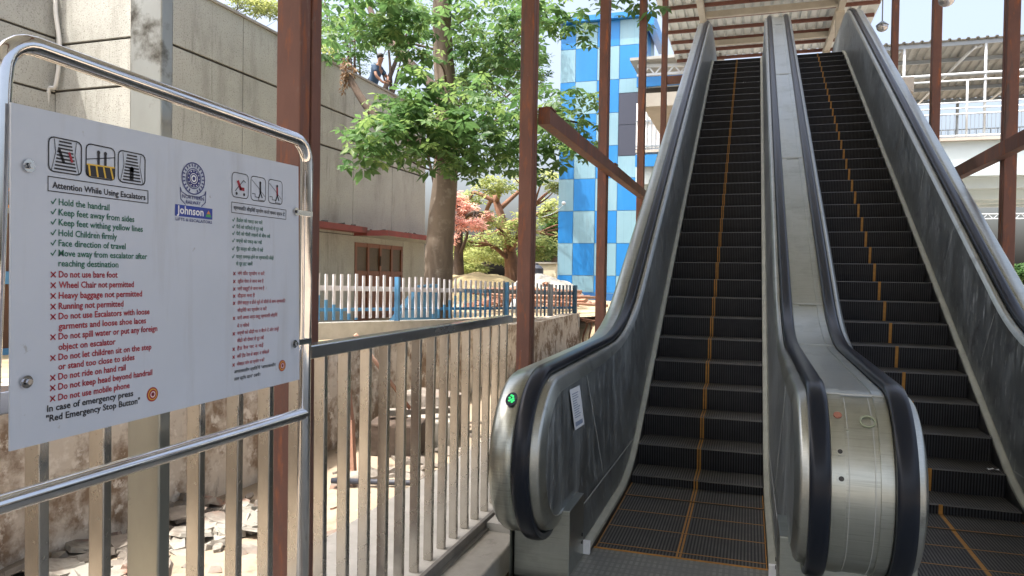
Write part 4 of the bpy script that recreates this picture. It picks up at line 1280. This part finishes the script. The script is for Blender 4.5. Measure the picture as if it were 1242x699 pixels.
far_tree('bushy_tree', 'bushy yellow-green tree low behind the tree trunk', groundpt(585, 52, .8), 5, M_leafy,
         pixclumps([(555, 310, 16, 12, 80), (585, 305, 18, 10, 80), (610, 312, 18, 10, 80), (570, 325, 22, 8, 80)], 50, 2.0, 2, 4), .4, M_barkd, 14, .25, group=TG)
far_tree('roof_side_tree', 'small-leaved tree behind the roof of the grey building', groundpt(455, 25, .3), 11, M_leafd,
         pixclumps([(420, 40, 40, 24, 150), (470, 40, 40, 24, 150), (400, 85, 22, 22, 90), (500, 25, 40, 24, 120), (430, 75, 30, 14, 60), (380, 20, 30, 20, 90)], 25, 1.7, 2, 5), .16, M_barkd, 15, .38, group=TG)
far_tree('tall_tree', 'tall small-leaved tree behind the upper crown of the broadleaf tree', groundpt(538, 29, .3), 14, M_leafd,
         pixclumps([(590, 60, 40, 36, 200), (625, 40, 30, 36, 160), (640, 95, 22, 34, 90), (560, 100, 40, 30, 160), (610, 120, 40, 30, 150), (660, 15, 14, 18, 40), (500, 130, 20, 16, 40), (660, 80, 10, 22, 30)], 28, 1.9, 2, 6), .16, M_barkd, 16, .3, group=TG)
far_tree('rooftop_shrub', 'tuft of small shrubs growing over the top of the grey building', (-11.0, 13.4, 5.5), 1.4, M_leafy,
         pixclumps([(300, 2, 30, 12, 160), (330, 10, 22, 14, 120), (285, -12, 30, 10, 80), (400, 62, 14, 8, 30)], 16.6, 1.6, .4, 7), .11, M_barkd, 17, .05, leaflets=4)
far_tree('roadside_bush', 'green bush low at the right edge beyond the right-hand rusty post', groundpt(1236, 30, -.1), 2, M_leaf,
         pixclumps([(1238, 330, 16, 10, 160), (1215, 345, 20, 10, 100)], 30, 1.5, .5, 8), .2, M_barkd, 18, .06)

# ------------------------------------------------------------------ blue tower
tw = thing('lift_tower', 'tall lift tower clad in bright blue and pale blue checkerboard panels', 'tower', (-5.6, 29.5, .5))
bm = B(); box(bm, -7.22, -4.03, 28.02, 31.2, .3, 11.35); local(obj('core', bm, M_tilej, tw), tw)
xs = [-7.255, -6.645, -5.785, -4.92, -4.0]
zs = [.85, 1.95, 3.22, 4.49, 5.76, 7.03, 8.30, 9.57, 10.45, 11.40]
zs = [11.40, 10.42, 9.135, 7.86, 6.60, 5.34, 4.08, 2.82, 1.56, .9, .4][::-1]
bm = B()
for i in range(4):
    for j in range(len(zs)-1):
        if i == 3 and j in (5, 6, 7): continue
        jj = len(zs)-2-j
        mi = (i+jj) % 2
        box(bm, xs[i]+.008, xs[i+1]-.008, 27.98, 28.018, zs[j]+.008, zs[j+1]-.008, mi=mi)
box(bm, xs[3]+.008, xs[4]-.008, 27.98, 28.018, 8.60, 9.127, mi=1)
box(bm, xs[3]+.008, xs[4]-.008, 27.98, 28.018, zs[5]+.008, 6.17, mi=1)
for k, (a, b) in enumerate([(28.05, 29.1), (29.1, 30.15), (30.15, 31.2)]):
    for j in range(len(zs)-1):
        for x in (-7.225, -4.03): box(bm, x-.02 if x < -5 else x+.002, x-.002 if x < -5 else x+.02, a+.008, b-.008, zs[j]+.008, zs[j+1]-.008, mi=(k+j) % 2)
local(obj('cladding', bm, [M_tileB, M_tileL], tw), tw)
bm = B()
for z0, z1 in [(6.19, 7.36), (7.38, 8.58)]: box(bm, xs[3]+.01, xs[4]-.01, 27.975, 28.018, z0, z1)
local(obj('window', bm, M_glass, tw), tw)
bm = B(); box(bm, -7.4, -3.85, 27.75, 31.4, 11.42, 11.62)
a = [bm.verts.new(v) for v in [(-7.4, 27.75, 11.62), (-3.85, 27.75, 11.62), (-3.55, 27.6, 11.2), (-3.85, 31.4, 11.62), (-7.4, 31.4, 11.62)]]
box(bm, -3.85, -3.6, 27.75, 31.4, 11.0, 11.5)
local(obj('roof', bm, M_tileB, tw), tw)
bm = B(); box(bm, -7.27, -3.98, 27.95, 27.975, .35, .88); local(obj('base_band', bm, mat('band_blue', (.02, .11, .3), .5), tw), tw)

# ------------------------------------------------------------------ footbridge
fb = thing('footbridge', 'covered footbridge with railings and a grey sheet roof crossing behind the escalators', 'footbridge', (3, 26.4, 0))
FY = 26.4; x0, x1 = -4.0, 26.0
bm = B(); box(bm, x0, x1, FY+.12, 31.2, 4.9, 6.0); box(bm, x0, x1, FY+.6, 30.7, 4.55, 4.898)
for y in (27.6, 29.0, 30.2): box(bm, x0, x1, y, y+.3, 4.25, 4.548)
local(obj('girder', bm, M_fob, fb), fb)
bm = B(); box(bm, x0, x1, FY-.06, 31.3, 6.002, 6.10); local(obj('deck_slab', bm, M_fobc, fb), fb)
for i in range(9):
    bm = B(); box(bm, 5.2+i*2.4, 5.28+i*2.4, FY+.06, FY+.119, 4.92, 5.99); local(obj('stiffener', bm, M_fob, fb), fb)
# roof of the right part: slopes down to the far side
bm = B(); corrugx = []
per = .26
n = int((x1-3.35)/per); rows = []
for y, z in ((FY-.05, 9.2), (31.6, 8.45)):
    r = []
    for i in range(n):
        b = 3.35+i*per
        for dx, a in ((0, 0), (per*.55, 0), (per*.65, .05), (per*.9, .05)): r.append(bm.verts.new((b+dx, y, z+a)))
    rows.append(r)
for i in range(len(rows[0])-1): bm.faces.new((rows[0][i], rows[0][i+1], rows[1][i+1], rows[1][i]))
local(obj('roof_sheet', bm, M_roofd, fb), fb)
for k in range(5):
    y = FY+.1+k*1.25; z = 9.2-.75*(y-FY+.05)/5.25
    bm = B(); box(bm, 3.4, x1, y-.035, y+.035, z-.13, z-.012); local(obj('purlin', bm, M_grill, fb), fb)
for x in (4.64, 6.94, 9.3, 11.7, 14.1, 16.5, 18.9, 21.3):
    bm = B(); tube(bm, [(x, FY+.1, 6.1), (x, FY+.1, 9.05)], .042, 8); local(obj('column', bm, M_pipe, fb), fb)
    bm = B(); tube(bm, [(x+.3, 31.0, 6.1), (x+.3, 31.0, 8.4)], .055, 8); local(obj('column', bm, M_pipe, fb), fb)
for x in (4.64, 6.94, 9.3, 11.7, 14.1):
    bm = B(); tube(bm, smoothpath([(x-.1, FY+.15, 9.0), (x-.35, FY+.6, 8.95), (x-.75, FY+2.6, 8.5), (x-1.0, 31.0, 8.25)], 4), .04, 6); local(obj('roof_pipe', bm, M_pipe, fb), fb)
    bm = B(); tube(bm, smoothpath([(x-.25, FY+.15, 9.0), (x-.55, FY+.9, 8.7), (x-.85, FY+2.2, 8.4)], 4), .03, 6); local(obj('roof_pipe', bm, M_pipe, fb), fb)
for z, r, y in ((8.13, .04, FY+.06), (6.17, .03, FY+.06), (7.92, .03, FY+.06), (7.22, .025, FY+.05), (7.04, .025, FY+.05), (6.86, .025, FY+.05), (7.2, .02, 31.0), (6.9, .02, 31.0), (6.3, .02, 31.0)):
    bm = B(); tube(bm, [(3.4, y, z), (x1, y, z)], r, 8); local(obj('rail', bm, M_pipe, fb), fb)
x = 3.5
while x < 16:
    bm = B(); tube(bm, [(x, FY+.05, 6.12), (x, FY+.05, 7.93)], .035, 6); local(obj('railing_post', bm, M_pipe, fb), fb); x += .98
bm = B(); x = 3.45
while x < 12:
    box(bm, x-.008, x+.008, FY+.045, FY+.061, 6.18, 6.86); x += .115
local(obj('grill', bm, M_grill, fb), fb)
bm = B(); x = 3.5
while x < 12:
    box(bm, x-.01, x+.01, 30.99, 31.01, 6.15, 7.2); x += .23
local(obj('grill', bm, M_grill, fb), fb)
# closed left part of the bridge, beside the tower
bm = B(); box(bm, x0, -1.0, FY+.02, FY+.10, 6.15, 7.79); local(obj('white_sheet', bm, M_white, fb), fb)
bm = B(); x = x0+.1
while x < -1.0: box(bm, x-.012, x+.012, FY-.03, FY-.005, 6.1, 7.6); x += .15
box(bm, x0, -1, FY-.035, FY-.004, 7.1, 7.16); box(bm, x0, -1, FY-.035, FY-.004, 6.2, 6.26)
local(obj('window_grill', bm, M_grill, fb), fb)
bm = B(); box(bm, x0, -1.0, FY+.3, FY+.35, 7.79, 8.38); local(obj('opening_shade_sheet', bm, M_joint, fb), fb)  # dark sheet standing in for the shade inside the opening
for b_ in ((FY-.05, FY+.05, 8.36, 8.70), (FY-.07, FY+.06, 5.50, 5.92)):
    bm = B(); box(bm, x0, -1.0, *b_); local(obj('blue_band', bm, M_tileB, fb), fb)
bm = B(); obox(bm, (x0, FY, 9.12), (-1, FY, 8.98), .12, .10); obox(bm, (x0, FY, 8.78), (-1, FY, 8.78), .10, .08)
for i in range(7): obox(bm, (x0+.2+i*.45, FY, 8.80), (x0+.42+i*.45, FY, 9.06), .05, .05); obox(bm, (x0+.62+i*.45, FY, 8.80), (x0+.42+i*.45, FY, 9.06), .05, .05)
local(obj('truss', bm, M_pipe, fb), fb)
bm = B(); box(bm, x0-.2, -1.0, FY-.4, 31, 9.22, 9.32); local(obj('dark_roof_edge', bm, M_roofd, fb), fb)
for x in (-3.6, 5.2, 14.):
    bm = B(); box(bm, x-.4, x+.4, 28.2, 29.4, -.2, 4.25); local(obj('pier', bm, M_fobc, fb), fb)
# lattice girder beyond the bridge
bm = B(); ya = 40.
for z in (5.02-.12, 4.72-.05): obox(bm, (6, ya, z-.1), (40, ya, z-.1), .06, .05)
for i in range(70): obox(bm, (6+i*.45, ya, 4.56), (6.225+i*.45, ya, 4.80), .03, .03); obox(bm, (6.45+i*.45, ya, 4.56), (6.225+i*.45, ya, 4.80), .03, .03)
for x in (9, 30): box(bm, x-.1, x+.1, ya-.1, ya+.1, -.2, 4.9)
tag(obj('lattice_girder', bm, M_pipe), 'thin pale lattice girder crossing far behind the right-hand post', 'girder')

# ------------------------------------------------------------------ odds and ends behind the picket fence
bm = B(); rnd = random.Random(5)
for i in range(150):
    x = rnd.uniform(-8.5, -5.2); y = rnd.uniform(21.5, 25.5); k = max(0, 1-((x+6.8)/2)**2-((y-23.4)/2.4)**2)
    rock(bm, (x, y, .55+k*.75*rnd.random()), rnd.uniform(.1, .3), rnd.uniform(.06, .15), rnd.uniform(.04, .09), seed=i+500)
tag(obj('brick_rubble', bm, M_brick), 'heap of old bricks and broken stone behind the far end of the picket fence', 'rubble', kind='stuff')
bm = B()
for i in range(9):
    a = Vector((rnd.uniform(-8, -6.2), rnd.uniform(20, 22), rnd.uniform(.75, 1.1))); tube(bm, [a, a+Vector((2.2, 2.0, rnd.uniform(-.4, .1)))], .05, 6)
tag(obj('pipe_stack', bm, M_brick), 'loose stack of pinkish pipes lying behind the far end of the picket fence', 'pipes')


def mound(name, px, D_, wx, wy, hz, zb, m, label, seed, cat):
    c = Vector(groundpt(px, D_, zb)); bm = B(); n = 22; rows = []
    for j in range(n+1):
        rows.append([])
        for i in range(n+1):
            u, v = i/n*2-1, j/n*2-1; k = max(0, 1-(u*u+v*v))
            rows[-1].append(bm.verts.new(c+Vector((u*wx, v*wy, hz*k**.7*(1+.35*noise.noise(Vector((u*2.5+seed, v*2.5, seed)))) - .1))))
    for r0, r1 in zip(rows, rows[1:]):
        for i in range(n): bm.faces.new((r0[i], r0[i+1], r1[i+1], r1[i])).smooth = True
    return tag(obj(name, bm, m), label, cat)


mound('dry_mound', 580, 30, 2.6, 2.2, 1.25, .5, M_straw, 'mound of dry grass and earth behind the picket fence left of the reddish trunk', 1, 'mound')
mound('tarpaulin', 655, 27, 1.9, 1.5, 1.05, .5, M_tarp, 'grey tarpaulin heap behind the picket fence near the blue tower', 2, 'tarpaulin')
c = Vector(groundpt(649, 37, .9))
wt = thing('water_tank', 'black water tank with a domed lid between the rusty post and the blue tower', 'tank', c)
bm = B(); tube(bm, [(0, 0, 0), (0, 0, .25), (0, 0, .28), (0, 0, .6), (0, 0, .63), (0, 0, 1.0), (0, 0, 1.15), (0, 0, 1.2)], [.42, .42, .44, .44, .42, .42, .25, .15], 16)
obj('drum', bm, M_tank, wt, smooth='auto'); bm = B(); tube(bm, [(0, 0, 1.2), (0, 0, 1.27)], .17, 12); obj('lid', bm, M_tank, wt)
c = Vector(groundpt(664, 38, .6))
hu = thing('small_hut', 'small cream-coloured hut between the rusty post and the blue tower', 'hut', c)
bm = B(); box(bm, -.6, .6, -.6, .6, 0, 1.55); obj('wall', bm, mat('cream_wall', (.60, .55, .42), .9), hu); bm = B(); box(bm, -.7, .7, -.7, .7, 1.552, 1.63); obj('roof', bm, M_conc, hu)
p = A+D*7.0+Vector((-.5, .3, 0))
bm = B(); ball(bm, (p.x, p.y, .86), .10, .1, .17)
for v in bm.verts: v.co += noise.noise_vector(v.co*6)*.03
tag(obj('white_sack', bm, M_white), 'small white sack hanging behind the far part of the picket fence', 'sack')

# ------------------------------------------------------------------ lane clutter seen through the fence
bm = B(); rnd = random.Random(21)
for i in range(620):
    y = rnd.uniform(.8, 7.5); x = -3.55+abs(rnd.gauss(0, .55)) if y < 4.2 else rnd.uniform(-3.5, -2.2)
    if y > 4.2 and rnd.random() < .65: continue
    if x > -2.2: continue
    s = rnd.choice([.03, .04, .05, .07, .10, .14, .18])*rnd.uniform(.8, 1.2)
    hgt = .10*max(0, 1-(x+3.55)/.8) if y < 4 else 0
    rock(bm, (x, y, -.11+hgt*rnd.random()), s, s*rnd.uniform(.45, .9), rnd.uniform(.008, .026), seed=i)
tag(obj('stone_rubble', bm, M_stone), 'broken stone slabs scattered at the foot of the whitewashed wall', 'rubble', kind='stuff')
bm = B()
pp = [(-3.02, 5.15, -.12), (-3.08, 5.2, .3), (-3.14, 5.22, .62), (-3.16, 5.28, .80)]
for i, (a, b) in enumerate(zip(pp, pp[1:])): obox(bm, a, b, .085-.01*i, .05, up=Vector((0, 1, 0)))
for v in bm.verts: v.co += noise.noise_vector(v.co*9)*.018
tag(obj('rusty_plate', bm, M_brick), 'rusty bent steel strip leaning against the whitewashed wall behind the fence', 'scrap')
bm = B(); tube(bm, [(-3.2, 5.5, .98), (-2.92, 6.0, .28)], .018, 6)
tag(obj('leaning_rod', bm, M_brick), 'thin rusty rod leaning on the whitewashed wall', 'rod')
bm = B()
tube(bm, [(-2.95, 4.75, -.055), (-1.9, 5.02, -.05)], .022, 8)
tag(obj('black_pipe', bm, M_tank), 'black pipe lying across the sandy lane behind the fence', 'pipe')
bx = [(-3.0, 5.9, -.12, .24, .18, .30, .2, M_barkd, 'dark brown wooden box low by the wall behind the fence'), (-2.85, 6.35, -.12, .22, .2, .26, .5, M_conc, 'grey concrete block beside the dark box by the wall'),
      (-3.05, 6.8, -.12, .3, .2, .42, -.2, M_stone, 'tall stained stone block farthest along the wall behind the fence')]
for x, y, z, a, b, hh, rz, m, lab in bx:
    bm = B(); box(bm, -a, a, -b, b, 0, hh, bev=.02)
    bmesh.ops.subdivide_edges(bm, edges=[e for e in bm.edges if e.calc_length() > .1], cuts=3)
    for v in bm.verts: v.co += noise.noise_vector(v.co*8+Vector((x, y, 0)))*.015
    o = obj('block' if m != M_barkd else 'wooden_box', bm, m); o.location = (x, y, z); o.rotation_euler = (0, 0, rz); tag(o, lab, 'block' if m != M_barkd else 'box')
bm = B(); box(bm, -.35, .35, -.04, .04, 0, .05); 
o = obj('broken_plank', bm, M_stone); o.location = (-2.9, 6.2, .20); o.rotation_euler = (.05, .05, .9); tag(o, 'pale broken plank resting on the blocks by the wall', 'plank')

hs = thing('hose', 'bundle of brown hoses hanging at the far end of the whitewashed wall', 'hose', (-3.5, 16.05, 0))
for k in range(4):
    bm = B(); x_ = -3.55+.09*k
    tube(bm, smoothpath([(x_-.2, 16.0, .62-.05*k), (x_+.10, 16.05, .50), (x_+.05*k, 16.1, .1), (x_+.12, 16.1-.1*k, -.3)], 5), .022, 6)
    local(obj('loop', bm, M_barkr, hs, smooth=True), hs)
tf = thing('wall_lamp', 'small bracket lamp with a wire fixed on the blue tower', 'lamp', (-7.0, 27.95, 4.35))
bm = B(); tube(bm, [(0, 0, 0), (.05, -.25, .05)], .03, 6); obj('bracket', bm, M_grill, tf); bm = B(); ball(bm, (.05, -.28, .02), .09, .09, .07); obj('lamp_head', bm, M_pipe, tf)
bm = B(); tube(bm, smoothpath([(.05, -.2, 0), (-.4, -.15, -.35), (-.9, -.1, -.5)], 4), .012, 5); obj('wire', bm, M_pipe, tf)
# ------------------------------------------------------------------ man on the roof


def skinned(name, V, Ed, rad, m, parent, sub=2, root=0):
    me = bpy.data.meshes.new(name); me.from_pydata(V, Ed, []); o = bpy.data.objects.new(name, me); COL.objects.link(o)
    md = o.modifiers.new('s', 'SKIN'); md.use_smooth_shade = True
    for i, sv in enumerate(me.skin_vertices[0].data):
        sv.radius = rad[i] if isinstance(rad[i], tuple) else (rad[i], rad[i]); sv.use_root = (i == root)
    sm = o.modifiers.new('b', 'SUBSURF'); sm.levels = sub; sm.render_levels = sub
    bpy.context.view_layer.update()
    ev = o.evaluated_get(bpy.context.evaluated_depsgraph_get()); me2 = bpy.data.meshes.new_from_object(ev)
    bpy.data.objects.remove(o); me2.materials.clear(); me2.materials.append(m)
    for p_ in me2.polygons: p_.use_smooth = True
    return link(bpy.data.objects.new(name, me2), parent)


ps = thing('person', 'man in dark blue t-shirt leaning over the roof edge of the grey building', 'person', (-9.55, 17.2, 5.55))
# local axes: faces +X (towards the lane), X forward, Y to his left (right in the picture)
V = [(-.05, 0, .86), (0, 0, 1.05), (.08, 0, 1.25), (.14, 0, 1.38), (.19, -.03, 1.47),        # pelvis..neck 0-4
     (.235, -.06, 1.56), (.25, -.075, 1.66),                                              # head 5,6
     (.13, .19, 1.36), (.24, .33, 1.20), (.36, .12, 1.06), (.40, .05, 1.03),              # left arm bent across 7-10
     (.13, -.19, 1.36), (.22, -.26, 1.10), (.36, -.18, .95), (.44, -.14, .93),             # right arm 11-14
     (-.05, .10, .80), (-.02, .11, .45), (-.06, .11, .07), (.10, .12, .03), (-.05, -.10, .80), (0, -.11, .45), (-.06, -.11, .07), (.10, -.12, .03)]
Ed = [(0, 1), (1, 2), (2, 3), (3, 4), (4, 5), (5, 6), (3, 7), (7, 8), (8, 9), (9, 10), (3, 11), (11, 12), (12, 13), (13, 14), (0, 15), (15, 16), (16, 17), (17, 18), (0, 19), (19, 20), (20, 21), (21, 22)]
rad = [(.13, .11), (.14, .10), (.16, .11), (.13, .09), (.05, .05), (.085, .075), (.075, .07), (.055, .055), (.042, .042), (.034, .03), (.04, .025), (.055, .055), (.042, .042), (.034, .03), (.04, .025), (.09, .09), (.06, .06), (.045, .045), (.045, .03), (.09, .09), (.06, .06), (.045, .045), (.045, .03)]
skinned('body', V, Ed, rad, M_skin, ps)
Vs = [V[0], V[1], V[2], V[3], (.165, -.015, 1.43), V[7], (.20, .28, 1.26), V[11], (.19, -.235, 1.19)]
skinned('shirt', Vs, [(0, 1), (1, 2), (2, 3), (3, 4), (3, 5), (5, 6), (3, 7), (7, 8)], [(.155, .13), (.165, .125), (.185, .13), (.15, .105), (.075, .07), (.075, .075), (.068, .068), (.075, .075), (.068, .068)], M_shirt, ps)
skinned('trousers', [(-.05, 0, .90), V[15], V[16], (-.06, .11, .10), V[19], V[20], (-.06, -.11, .10)], [(0, 1), (1, 2), (2, 3), (0, 4), (4, 5), (5, 6)], [(.15, .13), (.105, .105), (.075, .075), (.065, .065), (.105, .105), (.075, .075), (.065, .065)], M_trou, ps)
bm = B(); ball(bm, (.232, -.07, 1.66), .098, .092, .085); 
for v in bm.verts:
    if v.co.z < 1.63 and v.co.x > .24: v.co.x = .24
obj('hair', bm, M_hair, ps, smooth=True)
bm = B(); ball(bm, (.335, -.085, 1.59), .018, .014, .022)
obj('nose', bm, M_skin, ps, smooth=True)
bm = B()
for dy in (-.035, .03): ball(bm, (.322, -.078+dy, 1.615), .008, .012, .007)
obj('eyes', bm, M_hair, ps, smooth=True)
bm = B()
for hx, hy, hz, s in ((.40, .05, 1.03, -1), (.44, -.14, .93, 1)):
    for k in range(4):
        b0 = Vector((hx+.02, hy+(k-1.5)*.018*1, hz)); tube(bm, [b0, b0+Vector((.035, s*.012, -.006)), b0+Vector((.055-.006*abs(k-1), s*.016, -.03))], [.009, .008, .006], 6)
    b0 = Vector((hx, hy+s*.03, hz)); tube(bm, [b0, b0+Vector((.03, s*.025, .005)), b0+Vector((.05, s*.02, -.01))], [.010, .009, .007], 6)
obj('fingers', bm, M_skin, ps, smooth=True)
